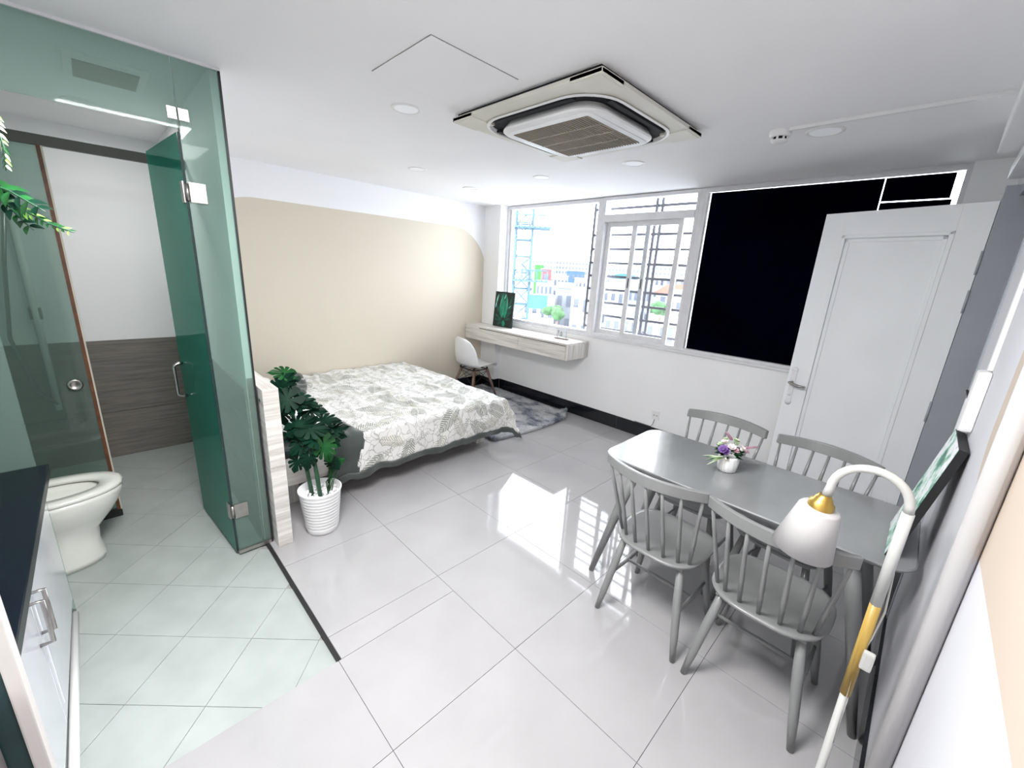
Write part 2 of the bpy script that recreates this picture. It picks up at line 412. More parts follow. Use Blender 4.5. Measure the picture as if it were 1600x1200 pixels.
class MB:
    def __init__(s):
        s.v = []; s.f = []; s.sm = []; s.uv = None
    def add(s, vs, fs, smooth=False, mat=None):
        o = len(s.v)
        for p in vs:
            p = Vector(p)
            s.v.append(mat @ p if mat else p)
        for f in fs:
            s.f.append(tuple(i + o for i in f)); s.sm.append(smooth)
        return s
    def box(s, lo, hi, bev=0.0, mat=None):
        x0, y0, z0 = lo; x1, y1, z1 = hi
        if bev <= 0:
            vs = [(x0, y0, z0), (x1, y0, z0), (x1, y1, z0), (x0, y1, z0), (x0, y0, z1), (x1, y0, z1), (x1, y1, z1), (x0, y1, z1)]
            fs = [(0, 3, 2, 1), (4, 5, 6, 7), (0, 1, 5, 4), (1, 2, 6, 5), (2, 3, 7, 6), (3, 0, 4, 7)]
            return s.add(vs, fs, False, mat)
        bm = bmesh.new()
        bmesh.ops.create_cube(bm, size=1)
        for v in bm.verts:
            v.co = Vector(((x0 + x1) / 2 + v.co.x * (x1 - x0), (y0 + y1) / 2 + v.co.y * (y1 - y0), (z0 + z1) / 2 + v.co.z * (z1 - z0)))
        bv = min(bev, 0.49 * min(x1 - x0, y1 - y0, z1 - z0))
        bmesh.ops.bevel(bm, geom=bm.edges[:], offset=bv, segments=2, profile=0.7, affect='EDGES')
        bm.verts.index_update()
        s.add([v.co.copy() for v in bm.verts], [tuple(v.index for v in f.verts) for f in bm.faces], False, mat)
        bm.free()
        return s
    def obox(s, c, size, rz=0.0, bev=0.0, rx=0.0, ry=0.0):
        mt = Matrix.Translation(c) @ Matrix.Rotation(rz, 4, 'Z') @ Matrix.Rotation(ry, 4, 'Y') @ Matrix.Rotation(rx, 4, 'X')
        h = [k / 2 for k in size]
        return s.box((-h[0], -h[1], -h[2]), (h[0], h[1], h[2]), bev, mt)
    def tube(s, pts, rad, n=10, cap=True, flat=None):
        pts = [Vector(p) for p in pts]
        if not isinstance(rad, (list, tuple)):
            rad = [rad] * len(pts)
        rings = []
        up = Vector((0, 0, 1))
        prev = None
        for i, p in enumerate(pts):
            t = (pts[min(i + 1, len(pts) - 1)] - pts[max(i - 1, 0)]).normalized()
            if prev is None:
                a = t.cross(up)
                if a.length < 0.05: a = t.cross(Vector((1, 0, 0)))
                a.normalize()
            else:
                a = prev - t * prev.dot(t)
                a.normalize()
            prev = a
            bb = t.cross(a)
            rings.append([p + (a * math.cos(2 * PI * k / n) + bb * math.sin(2 * PI * k / n)) * rad[i] for k in range(n)])
        vs = [q for r in rings for q in r]
        fs = []
        for i in range(len(rings) - 1):
            for k in range(n):
                fs.append((i * n + k, i * n + (k + 1) % n, (i + 1) * n + (k + 1) % n, (i + 1) * n + k))
        s.add(vs, fs, True)
        if cap:
            o = len(s.v) - len(vs)
            s.f.append(tuple(o + k for k in range(n))[::-1]); s.sm.append(False)
            s.f.append(tuple(o + (len(rings) - 1) * n + k for k in range(n))); s.sm.append(False)
        return s
    def lathe(s, prof, c=(0, 0, 0), n=28, mat=None, smooth=True, sx=1.0, sy=1.0, capb=True, capt=True):
        vs = []
        for r, z in prof:
            for k in range(n):
                a = 2 * PI * k / n
                vs.append((c[0] + r * math.cos(a) * sx, c[1] + r * math.sin(a) * sy, c[2] + z))
        fs = []
        for i in range(len(prof) - 1):
            for k in range(n):
                fs.append((i * n + k, i * n + (k + 1) % n, (i + 1) * n + (k + 1) % n, (i + 1) * n + k))
        if capb and prof[0][0] > 1e-4: fs.append(tuple(range(n))[::-1])
        if capt and prof[-1][0] > 1e-4: fs.append(tuple((len(prof) - 1) * n + k for k in range(n)))
        return s.add(vs, fs, smooth, mat)
    def prism(s, poly, z0, z1, mat=None, smooth=False):
        n = len(poly)
        vs = [(p[0], p[1], z0) for p in poly] + [(p[0], p[1], z1) for p in poly]
        fs = [tuple(range(n))[::-1], tuple(range(n, 2 * n))] + [(i, (i + 1) % n, n + (i + 1) % n, n + i) for i in range(n)]
        return s.add(vs, fs, smooth, mat)
    def sphere(s, c, r, n=10, m=7, sc=(1, 1, 1), jit=0.0, rnd=None):
        vs = [(c[0], c[1], c[2] + r * sc[2])]
        for i in range(1, m):
            a = PI * i / m
            for k in range(n):
                b_ = 2 * PI * k / n
                j = 1 + (rnd.uniform(-jit, jit) if rnd else 0)
                vs.append((c[0] + r * sc[0] * math.sin(a) * math.cos(b_) * j, c[1] + r * sc[1] * math.sin(a) * math.sin(b_) * j, c[2] + r * sc[2] * math.cos(a) * j))
        vs.append((c[0], c[1], c[2] - r * sc[2]))
        fs = [(0, 1 + k, 1 + (k + 1) % n) for k in range(n)]
        for i in range(m - 2):
            for k in range(n):
                fs.append((1 + i * n + k, 1 + (i + 1) * n + k, 1 + (i + 1) * n + (k + 1) % n, 1 + i * n + (k + 1) % n))
        l = len(vs) - 1
        o = 1 + (m - 2) * n
        fs += [(l, o + (k + 1) % n, o + k) for k in range(n)]
        return s.add(vs, fs, True)
    def grid(s, fn, nu, nv, smooth=True, uv=None):
        vs = []
        for i in range(nu + 1):
            for j in range(nv + 1):
                vs.append(fn(i / nu, j / nv))
        fs = [(i * (nv + 1) + j, (i + 1) * (nv + 1) + j, (i + 1) * (nv + 1) + j + 1, i * (nv + 1) + j + 1) for i in range(nu) for j in range(nv)]
        s.add(vs, fs, smooth)
        if uv:
            s.uv = [uv(i / nu, j / nv) for i in range(nu + 1) for j in range(nv + 1)]
        return s
    def build(s, name, mat, parent=None, org=None):
        if parent is not None:
            org = ORG[parent.name]
        elif org is None:
            org = Vector((0, 0, 0))
        org = Vector(org)
        me = bpy.data.meshes.new(name)
        me.from_pydata([tuple(p - org) for p in s.v], [], s.f)
        me.polygons.foreach_set('use_smooth', s.sm)
        if s.uv:
            ul = me.uv_layers.new(name='UVMap')
            for lp in me.loops:
                ul.data[lp.index].uv = s.uv[lp.vertex_index]
        me.update()
        if isinstance(mat, str): mat = M[mat]
        me.materials.append(mat)
        o = bpy.data.objects.new(name, me)
        COL.objects.link(o)
        if parent is not None:
            o.parent = parent
        else:
            o.location = org
        ORG[o.name] = org
        return o

def tag(o, label=None, cat=None, group=None, kind=None):
    if label: o['label'] = label
    if cat: o['category'] = cat
    if group: o['group'] = group
    if kind: o['kind'] = kind
    return o

def thing(name, label, cat, loc=(0, 0, 0), group=None):
    o = bpy.data.objects.new(name, None)
    o.empty_display_size = 0.1
    COL.objects.link(o)
    o.location = loc
    ORG[o.name] = Vector(loc)
    return tag(o, label, cat, group)

def struct(name, label=None, loc=(0, 0, 0)):
    o = bpy.data.objects.new(name, None)
    o.empty_display_size = 0.1
    COL.objects.link(o)
    o.location = loc
    ORG[o.name] = Vector(loc)
    o['kind'] = 'structure'
    o['category'] = name.split('_')[0]
    o['label'] = label
    return o

def copy_tree(o, parent=None):
    c = o.copy()
    COL.objects.link(c)
    c.parent = parent
    for ch in list(o.children):
        copy_tree(ch, c)
    return c

def bx(lo, hi, bev=0.0):
    return MB().box(lo, hi, bev)

def one(name, mb, mat, label, cat, org, group=None):
    return tag(mb.build(name, mat, None, org), label, cat, group)

def seams(mb, name, mat, parent): return mb.build(name, mat, parent)

# ================================================================== THE ROOM SHELL
XL, XR, YB, YF, H = -2.243, 2.345, 2.807, -2.05, 2.42     # left wall, right wall, window wall, front wall, ceiling
YP = -0.588                                                # edge between tiled room floor and bathroom strip
XP = 0.742
rnd = random.Random(7)

# ---- floor: slab plus every tile
fl = struct('floor', 'polished pale tiled floor of the room and the small diagonal tiles of the bathroom strip')
MB().box((XL - .1, YP, -0.10), (XR + .6, YB + .1, -0.004)).box((XP, YF - .1, -0.10), (XR + .6, YP, -0.004)).build('slab', 'grout', fl)
bx((XL - .1, YF - .1, -0.10), (XP, YP - 0.014, -0.016)).build('bathroom_slab', 'bath_grout', fl)
tile_cache = {}
def floor_tile(x0, x1, y0, y1):
    g = 0.0011
    w, d = round(x1 - x0, 4), round(y1 - y0, 4)
    key = (w, d)
    if key not in tile_cache:
        mb = MB().box((-w / 2 + g, -d / 2 + g, -0.012), (w / 2 - g, d / 2 - g, 0.0))
        o = mb.build('tile', 'porcelain_tile', fl)
        tile_cache[key] = o
        o2 = o
    else:
        o2 = tile_cache[key].copy()
        COL.objects.link(o2)
    o2.location = ((x0 + x1) / 2, (y0 + y1) / 2, rnd.uniform(-0.0002, 0.0))
for i in range(-4, 4):
    for j in range(-4, 5):
        x0, x1, y0, y1 = i * .6, i * .6 + .6, j * .6, j * .6 + .6
        x0 = max(x0, XL); x1 = min(x1, XR); y1 = min(y1, YB)
        if j < 0:
            if x1 <= XP + .01: continue
            x0 = max(x0, XP)
        if j == 0: y0 = YP if False else y0
        if j == -1: y1 = 0.0
        if j == -1:
            # the row in front of the bed runs down to the bathroom slot
            pass
        y0 = max(y0, YF)
        if x1 - x0 > .02 and y1 - y0 > .02:
            floor_tile(x0, x1, y0, y1)
for i in range(-4, 2):      # row y -.588 .. 0 above the bathroom slot
    x0, x1 = max(i * .6, XL), min(i * .6 + .6, XP)
    if i == 1: x0, x1 = .6, XP
    floor_tile(x0, x1, YP, 0.0)
def clip(poly, ax, val, keep_less):
    out = []
    for i in range(len(poly)):
        a, b_ = poly[i - 1], poly[i]
        ia = (a[ax] <= val) == keep_less; ib = (b_[ax] <= val) == keep_less
        if ia != ib:
            t = (val - a[ax]) / (b_[ax] - a[ax])
            out.append((a[0] + (b_[0] - a[0]) * t, a[1] + (b_[1] - a[1]) * t))
        if ib: out.append(b_)
    return out
A0 = Vector((0.17, -1.047)); ang = R(46.6)
e1 = Vector((math.cos(ang), math.sin(ang))) * 0.295
e2 = Vector((math.sin(ang), -math.cos(ang))) * 0.297
for i in range(-13, 8):
    for j in range(-9, 13):
        p = A0 + e1 * i + e2 * j
        g1 = e1 * 0.0035; g2 = e2 * 0.0035
        q = [tuple(p + g1 + g2), tuple(p + e1 - g1 + g2), tuple(p + e1 - g1 + e2 - g2), tuple(p + g1 + e2 - g2)]
        for ax, v, k in ((0, XP - .002, True), (0, XL, False), (1, YP - .018, True), (1, YF, False)):
            q = clip(q, ax, v, k)
            if len(q) < 3: break
        if len(q) >= 3:
            ar = abs(sum(q[k - 1][0] * q[k][1] - q[k][0] * q[k - 1][1] for k in range(len(q)))) / 2
            if ar > 0.003:
                MB().prism(q, -0.018, -0.0125 + rnd.uniform(-.0003, .0003)).build('tile', 'bath_tile', fl)
o = bx((-0.28, YP - .018, -0.016), (XP + .004, YP - .001, -0.002)).build('trim_1', 'slot_black'); tag(o, 'black sunken strip edging the bathroom floor', 'trim', None, 'structure')

# ---- ceiling with a slightly lower soffit over the bathroom strip
ce = struct('ceiling', 'plain white painted ceiling with a lower soffit over the bathroom side', (0, 0, H))
bx((XL - .1, YP, H), (XR + .6, YB + .15, H + .1)).build('ceiling_slab', 'ceiling', ce)
bx((XL - .1, YF - .1, H - .006), (XR + .6, YP, H + .1)).build('soffit', 'ceiling', ce)

# ---- walls
o = MB().box((XL - .12, YF - .1, -.02), (XL, YB + .15, H)).build('wall_left', 'wall_left'); tag(o, 'long white wall behind the bed with a cream painted field', 'wall', None, 'structure')
wb_ = struct('wall_back', 'white wall below and beside the long window')
MB().box((XL, YB, 0), (XR + .1, YB + .14, .965)).box((2.143, YB, .965), (XR + .1, YB + .14, H)).box((XL, YB, .965), (-1.943, YB + .14, H)).build('wall_panel', 'wall', wb_)
MB().box((XL, 2.698, 0), (-1.945, YB, H)).build('column', 'wall', wb_)
MB().box((-1.955, 2.79, .955), (2.145, YB + .10, .98), .004).build('sill', 'frame_alu', wb_)
# right wall, with the entrance opening y 1.38..2.19
o = struct('wall_right', 'white wall on the right with a peach painted field')
OY0, OY1, OH = 1.38, 2.20, 2.12
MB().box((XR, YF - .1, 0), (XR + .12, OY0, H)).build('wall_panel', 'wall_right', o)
MB().box((XR, OY1, 0), (XR + .12, YB + .15, H)).box((XR, OY0, OH), (XR + .12, OY1, H)).build('wall_panel', 'wall', o)
o = MB().box((XL - .1, YF - .1, -.02), (XR + .1, YF, H)).build('wall_front', 'wall'); tag(o, 'white wall behind the kitchen counter', 'wall', None, 'structure')
# corridor seen through the entrance
o = MB().box((XR + .12, 1.0, -.02), (XR + 1.3, 1.02, H)).box((XR + 1.3, 1.0, -.02), (XR + 1.32, 2.9, H)).box((XR + .12, 2.9, -.02), (XR + 1.32, 2.92, H)).box((XR + .6, .9, H), (XR + 1.4, 3.0, H + .1)).box((XR + .6, .9, -.1), (XR + 1.4, 3.0, -.002)).build('wall_corridor', 'wall'); tag(o, 'white corridor walls beyond the entrance', 'wall', None, 'structure')
# wall between bed and bathroom
pw = struct('wall_bathroom', 'wall between the bed and the bathroom behind the green glass')
bx((XL, -.602, 0), (-.30, -.566, H)).build('wall_panel', 'wall', pw)
bx((-.30, -.600, 0), (-.296, -.567, 1.0)).build('end_strip', 'wains', pw)

# wood-look wall tiles in the bathroom (left wall part, and the bathroom side of the partition)
wt = struct('trim_wainscot', 'brown wood-look tiles on the lower bathroom walls')
def wtile(lo, hi, mm='wains'):
    bx(lo, hi, .0015).build('tile', mm, wt)
for k in range(3):
    y1 = -.615 - .6 * k + (0 if k else 0); y0 = max(y1 - .6, YF)
    for z0, z1 in ((-.012, .365), (.368, .94)):
        wtile((XL, y0 + .0015, z0), (XL + .012, y1 - .0015, z1))
for k in range(4):
    x0 = XL + .014 + .48 * k
    x1 = min(x0 + .478, -.31)
    for z0, z1 in ((-.012, .365), (.368, .94)):
        wtile((x0, -.614, z0), (x1, -.603, z1), 'wains_x')

# ---- black tiled skirting
def skirt(name, label, segs):
    s = struct(name, label)
    for (a, b_) in segs:
        # a,b = box lo/hi
        bx(a, b_, .001).build('tile', 'skirt_tile', s)
    return s
z1 = .145
js = [XL + .31, -1.775, -1.19, -.605, -.015, .575, 1.165, 1.755, XR - .002]
s = skirt('baseboard_back', 'black tile skirting under the window', [((max(js[k], -1.943) + .0018, YB - .012, 0.0005), (js[k + 1] - .0018, YB - .001, z1)) for k in range(len(js) - 1) if js[k + 1] > -1.943])
bx((-1.943, YB - .006, 0.0005), (XR, YB - .001, z1 - .002)).build('joint', 'skirt_joint', s)
ys = [-.47, .13, .73, 1.33, 1.93, 2.53, 2.697]
s = skirt('baseboard_left', 'black tile skirting behind the bed', [((XL + .001, ys[k] + .0018, .0005), (XL + .012, ys[k + 1] - .0018, z1)) for k in range(len(ys) - 1)])
s = skirt('baseboard_column', 'black tile skirting round the corner column', [((XL + .013, 2.687, .0005), (-1.945, 2.6975, z1)), ((-1.944, 2.687, .0005), (-1.933, YB - .013, z1))])
ys = [-.9, -.3, .3, .9, 1.36]
s = skirt('baseboard_right', 'black tile skirting behind the dining table', [((XR - .012, ys[k] + .0018, .0005), (XR - .001, ys[k + 1] - .0018, z1)) for k in range(len(ys) - 1)])

# ================================================================== WINDOWS
ZS, ZT = .98, 2.412
def frame_rect(mb, x0, x1, z0, z1, w, y0, y1, b_=.003):
    mb.box((x0, y0, z0), (x0 + w, y1, z1), b_).box((x1 - w, y0, z0), (x1, y1, z1), b_)
    mb.box((x0 + w, y0, z1 - w), (x1 - w, y1, z1), b_).box((x0 + w, y0, z0), (x1 - w, y1, z0 + w), b_)
    return mb
# fixed pane on the left
w1 = struct('window_1', 'large fixed window pane beside the column', (-1.2, YB, ZS))
mb = MB(); frame_rect(mb, -1.943, -.522, ZS, ZT, .035, YB + .01, YB + .10)
mb.box((-1.905, YB + .03, ZS + .035), (-1.88, YB + .08, ZT - .035), .002)
mb.build('window_frame', 'frame_alu', w1)
bx((-1.88, YB + .055, ZS + .035), (-.557, YB + .06, ZT - .035)).build('pane', 'window_glass', w1)
bx((-.545, YB + .0, ZS), (-.488, YB + .11, ZT), .004).build('mullion', 'frame_alu', w1)
# sliding window in the middle
w2 = struct('window_2', 'white sliding window with a fanlight and grey bars outside', (0, YB, ZS))
mb = MB(); frame_rect(mb, -.488, .512, ZS, ZT, .03, YB + .0, YB + .10)
mb.box((-.458, YB - .004, 2.175), (.482, YB + .10, 2.245), .003)
mb.box((.512, YB, ZS), (.553, YB + .11, ZT), .004)
mb.build('window_frame', 'frame_alu', w2)
bx((-.458, YB + .05, 2.245), (.482, YB + .055, ZT - .03)).build('pane', 'window_glass', w2)
def sash(x0, x1, y, ix):
    mb = MB(); frame_rect(mb, x0, x1, ZS + .03, 2.175, .048, y, y + .025)
    s = mb.build('sash', 'frame_alu', w2)
    bx((x0 + .048, y + .010, ZS + .078), (x1 - .048, y + .014, 2.127)).build('pane', 'window_glass', s)
    hx = x1 - .030 if ix else x0 + .022
    mb = MB().box((hx, y - .004, 1.52), (hx + .010, y + .002, 1.62), .002)
    mb.build('latch', 'black_wire', s)
sash(-.455, .045, YB + .055, True)
sash(-.135, .385, YB + .022, False)
# blacked out window on the right
w3 = struct('window_3', 'window closed off with navy blackout boards', (1.3, YB, ZS))
mb = MB(); frame_rect(mb, .553, 2.143, ZS, ZT, .026, YB + .0, YB + .10)
mb.build('window_frame', 'frame_alu', w3)
mb = MB().box((.56, YB - .028, 2.372), (2.125, YB - .004, 2.392), .002)
k = .62
while k < 2.08:
    mb.box((k, YB - .031, 2.376), (k + .085, YB - .027, 2.386)); k += .105
mb.build('curtain_rail', 'frame_alu', w3)
bx((.579, YB + .075, ZS + .026), (2.117, YB + .08, ZT - .026)).build('pane', 'window_glass', w3)
bx((.587, YB + .046, ZS + .026), (1.735, YB + .060, 2.376)).build('blackout_board', 'blackout', w3)
bx((1.742, YB + .046, 2.228), (2.080, YB + .060, 2.376)).build('blackout_board', 'blackout', w3)
bx((1.742, YB + .046, ZS + .026), (2.092, YB + .060, 2.219)).build('blackout_board', 'blackout', w3)
# burglar bars outside
g = thing('window_grille', 'grey steel bars outside the sliding window', 'grille', (0, YB + .2, 1.0))
for xx in (-.712, .015, .075, .575):
    bx((xx - .013, YB + .180, .93), (xx + .013, YB + .206, 2.43)).build('bar', 'grille_steel', g)
for zz in (1.05, 1.195, 1.338, 1.482, 1.626, 1.769, 1.916, 2.063, 2.33):
    bx((-.712, YB + .185, zz - .012), (.575, YB + .201, zz + .012)).build('bar', 'grille_steel', g)
bx((-.72, YB + .14, .93), (-.70, YB + .20, .96)).build('bracket', 'grille_steel', g)
bx((.56, YB + .14, .93), (.58, YB + .20, .96)).build('bracket', 'grille_steel', g)

# ================================================================== CITY OUTSIDE
gr = bx((-420, 6, -24.2), (160, 420, -24)).build('ground', 'f_ground'); tag(gr, 'pale ground far below between the houses', 'ground', None, 'structure')
CITY = [
('house', 'white house with balconies right of the scaffold tower', -34.97,40.81,4.03,5.0,0.725,-1.45,'W',3,4),
('house', 'grey block of flats with grid windows', -35.0,46.2,2.4,4.0,0.667,-0.26,'G',4,2),
('house', 'tall white block at the right of the fixed pane', -29.0,42.0,2.3,4.0,0.625,-0.21,'W',3,2),
('house', 'plain white gable beside the scaffold tower', -22.58,23.65,0.82,6.0,0.785,0.95,'W',0,0),
('shed', 'bright green building in the distance', -80.51,91.32,2.50,8.0,0.730,3.65,'GR',0,0),
('house', 'small pink house beside the green building', -65.84,77.59,2.38,8.0,0.713,2.40,'R',1,1),
('house', 'blue roofed building on the skyline', -84.33,114.03,5.75,8.0,0.644,2.62,'B',2,4),
('apartment_building', 'long pale slab on the horizon at left', -188.89,211.73,22.84,12.0,0.732,9.93,'P',4,10),
('apartment_building', 'long pale slab on the horizon at right of the fixed pane', -182.53,242.88,27.14,12.0,0.648,10.55,'P',3,12),
('house', 'white house below the green building', -95.78,105.82,5.04,10.0,0.742,0.65,'W',3,4),
('house', 'pale house in the middle distance', -79.12,99.07,5.16,10.0,0.682,0.82,'P',3,5),
('house', 'white house in the middle distance near the grille', -64.85,92.36,5.15,10.0,0.622,0.64,'W',3,5),
('house', 'pale narrow house behind the balcony house', -59.47,69.87,3.51,8.0,0.715,-0.18,'P',3,4),
('house', 'white low house behind the grid window block', -51.34,67.51,3.50,6.0,0.662,-0.30,'W',2,4),
('house', 'white house below the teal domed roof', -31.23,52.91,3.09,7.0,0.554,0.38,'W',2,3),
('house', 'pale house seen between the sashes', -31.91,61.76,3.57,7.0,0.497,0.75,'P',3,4),
('house', 'white house below the red tiled roof', -18.07,46.26,2.75,7.0,0.404,0.36,'W',3,4),
('apartment_building', 'far pale slab behind the left sash', -134.04,227.39,18.21,12.0,0.538,7.16,'P',3,9),
('apartment_building', 'far pale slab behind the right sash', -118.63,258.14,29.41,12.0,0.436,9.76,'P',4,12),
('house', 'white mid height block behind the right sash', -54.82,110.16,6.50,10.0,0.473,2.59,'W',3,5),
('house', 'pale mid height block at the far right of the sliding window', -43.63,104.39,7.84,10.0,0.410,2.30,'P',3,5),
('house', 'pale near house low in the left sash', -19.79,36.45,3.15,7.0,0.529,-1.40,'P',2,4),
('house', 'white near house low in the right sash', -14.47,34.18,2.44,6.0,0.441,-1.15,'W',2,3),
]
for (nm, lab, cx, cy, w, dep, rot, zt, cc, rows, cols) in CITY:
    base = thing(nm, lab, 'building', (cx, cy, -24), 'distant buildings beyond the window')
    MT = Matrix.Translation((cx, cy, 0)) @ Matrix.Rotation(rot, 4, 'Z')
    MB().box((-w / 2, -dep / 2, -24), (w / 2, dep / 2, zt), 0, MT).build('wall', 'f_' + cc, base)
    MB().box((-w / 2 - .12, -dep / 2 - .12, zt), (w / 2 + .12, dep / 2 + .12, zt + .18), 0, MT).build('parapet', 'f_P', base)
    if rows:
        fh = 3.1 if w > 1 else 1.5
        fh = min(fh, 3.1)
        for r_ in range(rows):
            for c_ in range(cols):
                ww = w / cols
                x0 = -w / 2 + ww * (c_ + .25)
                z0 = zt - fh * (r_ + .8)
                q = MB().box((x0, -dep / 2 - .06, z0), (x0 + ww * .5, -dep / 2 + .05, z0 + fh * .48), 0, MT).build('window', 'f_win', base)
            if nm == 'house' and cc == 'W' and w > 2:
                MB().box((-w / 2 + .1, -dep / 2 - .7, zt - fh * (r_ + .93)), (w * .1, -dep / 2, zt - fh * (r_ + .86)), 0, MT).box((-w / 2 + .1, -dep / 2 - .72, zt - fh * (r_ + .86)), (w * .1, -dep / 2 - .68, zt - fh * (r_ + .62)), 0, MT).build('balcony', 'f_P', base)
# teal domed hall roof
d_ = thing('hall', 'building with a rounded teal roof behind the left sash', 'building', (-55.3, 92.7, -24), 'distant buildings beyond the window')
MT = Matrix.Translation((-55.3, 96, 0)) @ Matrix.Rotation(.53, 4, 'Z')
MB().box((-3.2, -4, -24), (3.2, 4, 1.2), 0, MT).build('wall', 'f_W', d_)
prof = [(3.2 * math.cos(PI * k / 12), 1.2 + 1.3 * math.sin(PI * k / 12)) for k in range(13)]
vs = [(x, -4.2, z) for x, z in prof] + [(x, 4.2, z) for x, z in prof]
MB().add([MT @ Vector(v) for v in vs], [(k, k + 1, 14 + k, 13 + k) for k in range(12)] + [tuple(range(13))[::-1], tuple(range(13, 26))]).build('roof', 'f_dome', d_)
# red tiled hip roof
d_ = thing('villa', 'house with a red tiled hip roof behind the right sash', 'building', (-27, 62.5, -24), 'distant buildings beyond the window')
MT = Matrix.Translation((-27, 64, 0)) @ Matrix.Rotation(.42, 4, 'Z')
MB().box((-2.7, -3, -24), (2.7, 3, -.4), 0, MT).build('wall', 'f_P', d_)
MB().add([MT @ Vector(v) for v in [(-3.1, -3.4, -.4), (3.1, -3.4, -.4), (3.1, 3.4, -.4), (-3.1, 3.4, -.4), (-1.2, 0, 1.0), (1.2, 0, 1.0)]], [(0, 1, 5, 4), (1, 2, 5), (2, 3, 4, 5), (3, 0, 4), (0, 3, 2, 1)]).build('roof', 'f_tile', d_)
for q in (-1.6, 0, 1.6):
    MB().box((q - .35, -3.06, -1.9), (q + .35, -2.95, -.9), 0, MT).build('window', 'f_win', d_)
# scaffold like steel tower on the roof opposite
tw = thing('lattice_tower', 'pale blue lattice tower with two railed platforms at the left of the window', 'tower', (-9.3, 10.5, -24))
MT = Matrix.Translation((-9.75, 11.2, 0)) @ Matrix.Rotation(.74, 4, 'Z')
def bar(mb, a, b_, r=.035):
    mb.tube([MT @ Vector(a), MT @ Vector(b_)], r, 5)
mb = MB()
for sx in (-.32, .32):
    for sy in (-.32, .32): bar(mb, (sx, sy, -24), (sx, sy, 5.2), .045)
mb.build('column', 'f_tower', tw)
mb = MB(); z = -4.0; k = 0
while z < 5:
    for a, b_ in (((-.32, -.32), (.32, -.32)), ((.32, -.32), (.32, .32)), ((.32, .32), (-.32, .32)), ((-.32, .32), (-.32, -.32))):
        bar(mb, (a[0], a[1], z), (b_[0], b_[1], z), .025)
        s_, e_ = (a, b_) if k % 2 else (b_, a)
        bar(mb, (s_[0], s_[1], z), (e_[0], e_[1], z + .62), .02)
    z += .62; k += 1
mb.build('lattice', 'f_tower', tw)
for zz in (3.25, 1.25):
    mb = MB().box((-.6, -.5, zz), (1.0, .5, zz + .06), 0, MT)
    for q in range(9): bar(mb, (-.6 + q * .2, -.5, zz), (-.6 + q * .2, -.5, zz + .45), .02)
    bar(mb, (-.6, -.5, zz + .45), (1.0, -.5, zz + .45), .025)
    mb.build('platform', 'f_tower', tw)
# rooftop garden, tarp and trees
rn = random.Random(3)
def tree(x, y, z, r, lab):
    t = thing('tree', lab, 'tree', (x, y, -24), 'green trees between the houses')
    MB().tube([(x, y, -24), (x + .1, y, z - r)], [.3, .12], 6).build('trunk', 'walnut', t)
    mb = MB()
    for k in range(9):
        mb.sphere((x + rn.uniform(-r, r) * .8, y + rn.uniform(-r, r) * .8, z + rn.uniform(-r, r) * .35), r * rn.uniform(.4, .65), 8, 6, (1, 1, .8), .15, rn)
    mb.build('crown', 'f_tree', t)
tree(-27.5, 35.5, -2.4, 1.2, 'tree in front of the white balcony house')
tree(-12.5, 29.5, -.4, 0.8, 'tree low in the left sash')
tree(-9.0, 28.0, -.4, 1.1, 'tree behind the right edge of the sliding window')
o = one('tarp', MB().box((-1.1, -.05, -1.6), (1.1, .05, 0), 0, Matrix.Translation((-30.5, 35.6, -.9)) @ Matrix.Rotation(.72, 4, 'Z')), 'f_tarp', 'cyan tarpaulin screen on the roof of the balcony house', 'tarpaulin', (-30.5, 35.6, -2.5))

# ================================================================== ENTRANCE DOOR
HX = Vector((2.28, 2.196))
fr = struct('door_frame', 'grey door frame of the entrance', (XR, OY1, 0))
MB().box((2.283, OY1 - .004, 0), (XR + .14, OY1 + .05, OH + .05), .002).box((2.392, OY1 - .012, 0), (XR + .14, OY1 - .003, OH), .001).box((2.29, OY1 + .012, 0), (2.30, OY1 + .06, OH), .001).build('jamb', 'frame_grey', fr)
MB().box((XR - .01, OY0, OH), (XR + .12, OY1, OH + .05), .003).build('head', 'frame_grey', fr)
MB().box((XR - .004, OY0 - .05, 0), (XR + .12, OY0, OH + .05), .003).build('jamb', 'frame_grey', fr)
d1 = struct('door_1', 'white panelled entrance door standing open with a silver handle', (HX.x, HX.y, 0))
dd = Vector((-.963, .27)).normalized()
dang = math.atan2(dd.y, dd.x)
DW, DH, DT = .775, 2.10, .04
DM = Matrix.Translation((HX.x, HX.y, 0)) @ Matrix.Rotation(dang, 4, 'Z')   # local x along the leaf; room face is +y local (towards camera side)
# after rotation by ~164 deg local +y points towards -y world
def dbox(mb, lo, hi, b_=0): return mb.box(lo, hi, b_, DM)
mb = MB()
px0, px1, pz0, pz1 = .128, .655, .22, 1.965
dbox(mb, (0, -DT, .008), (px0, 0, DH), .002); dbox(mb, (px1, -DT, .008), (DW, 0, DH), .002)
dbox(mb, (px0, -DT, pz1), (px1, 0, DH)); dbox(mb, (px0, -DT, .008), (px1, 0, pz0))
mb.build('leaf', 'door_white', d1)
mb = MB(); dbox(mb, (px0, -DT + .008, pz0), (px1, -.010, pz1)); mb.build('panel', 'door_white', d1)
mb = MB()
w = .022
for k, (a, h_) in enumerate(((0, .004), (.024, -.003))):
    x0, x1, z0, z1_ = px0 + a, px1 - a, pz0 + a, pz1 - a
    for lo, hi in (((x0, -.012, z0), (x0 + w, h_, z1_)), ((x1 - w, -.012, z0), (x1, h_, z1_)), ((x0, -.012, z1_ - w), (x1, h_, z1_)), ((x0, -.012, z0), (x1, h_, z0 + w))):
        dbox(mb, lo, hi, .005)
mb.build('moulding', 'door_white', d1)
mb = MB()
def dl(p): return DM @ Vector(p)
hz = 0.935
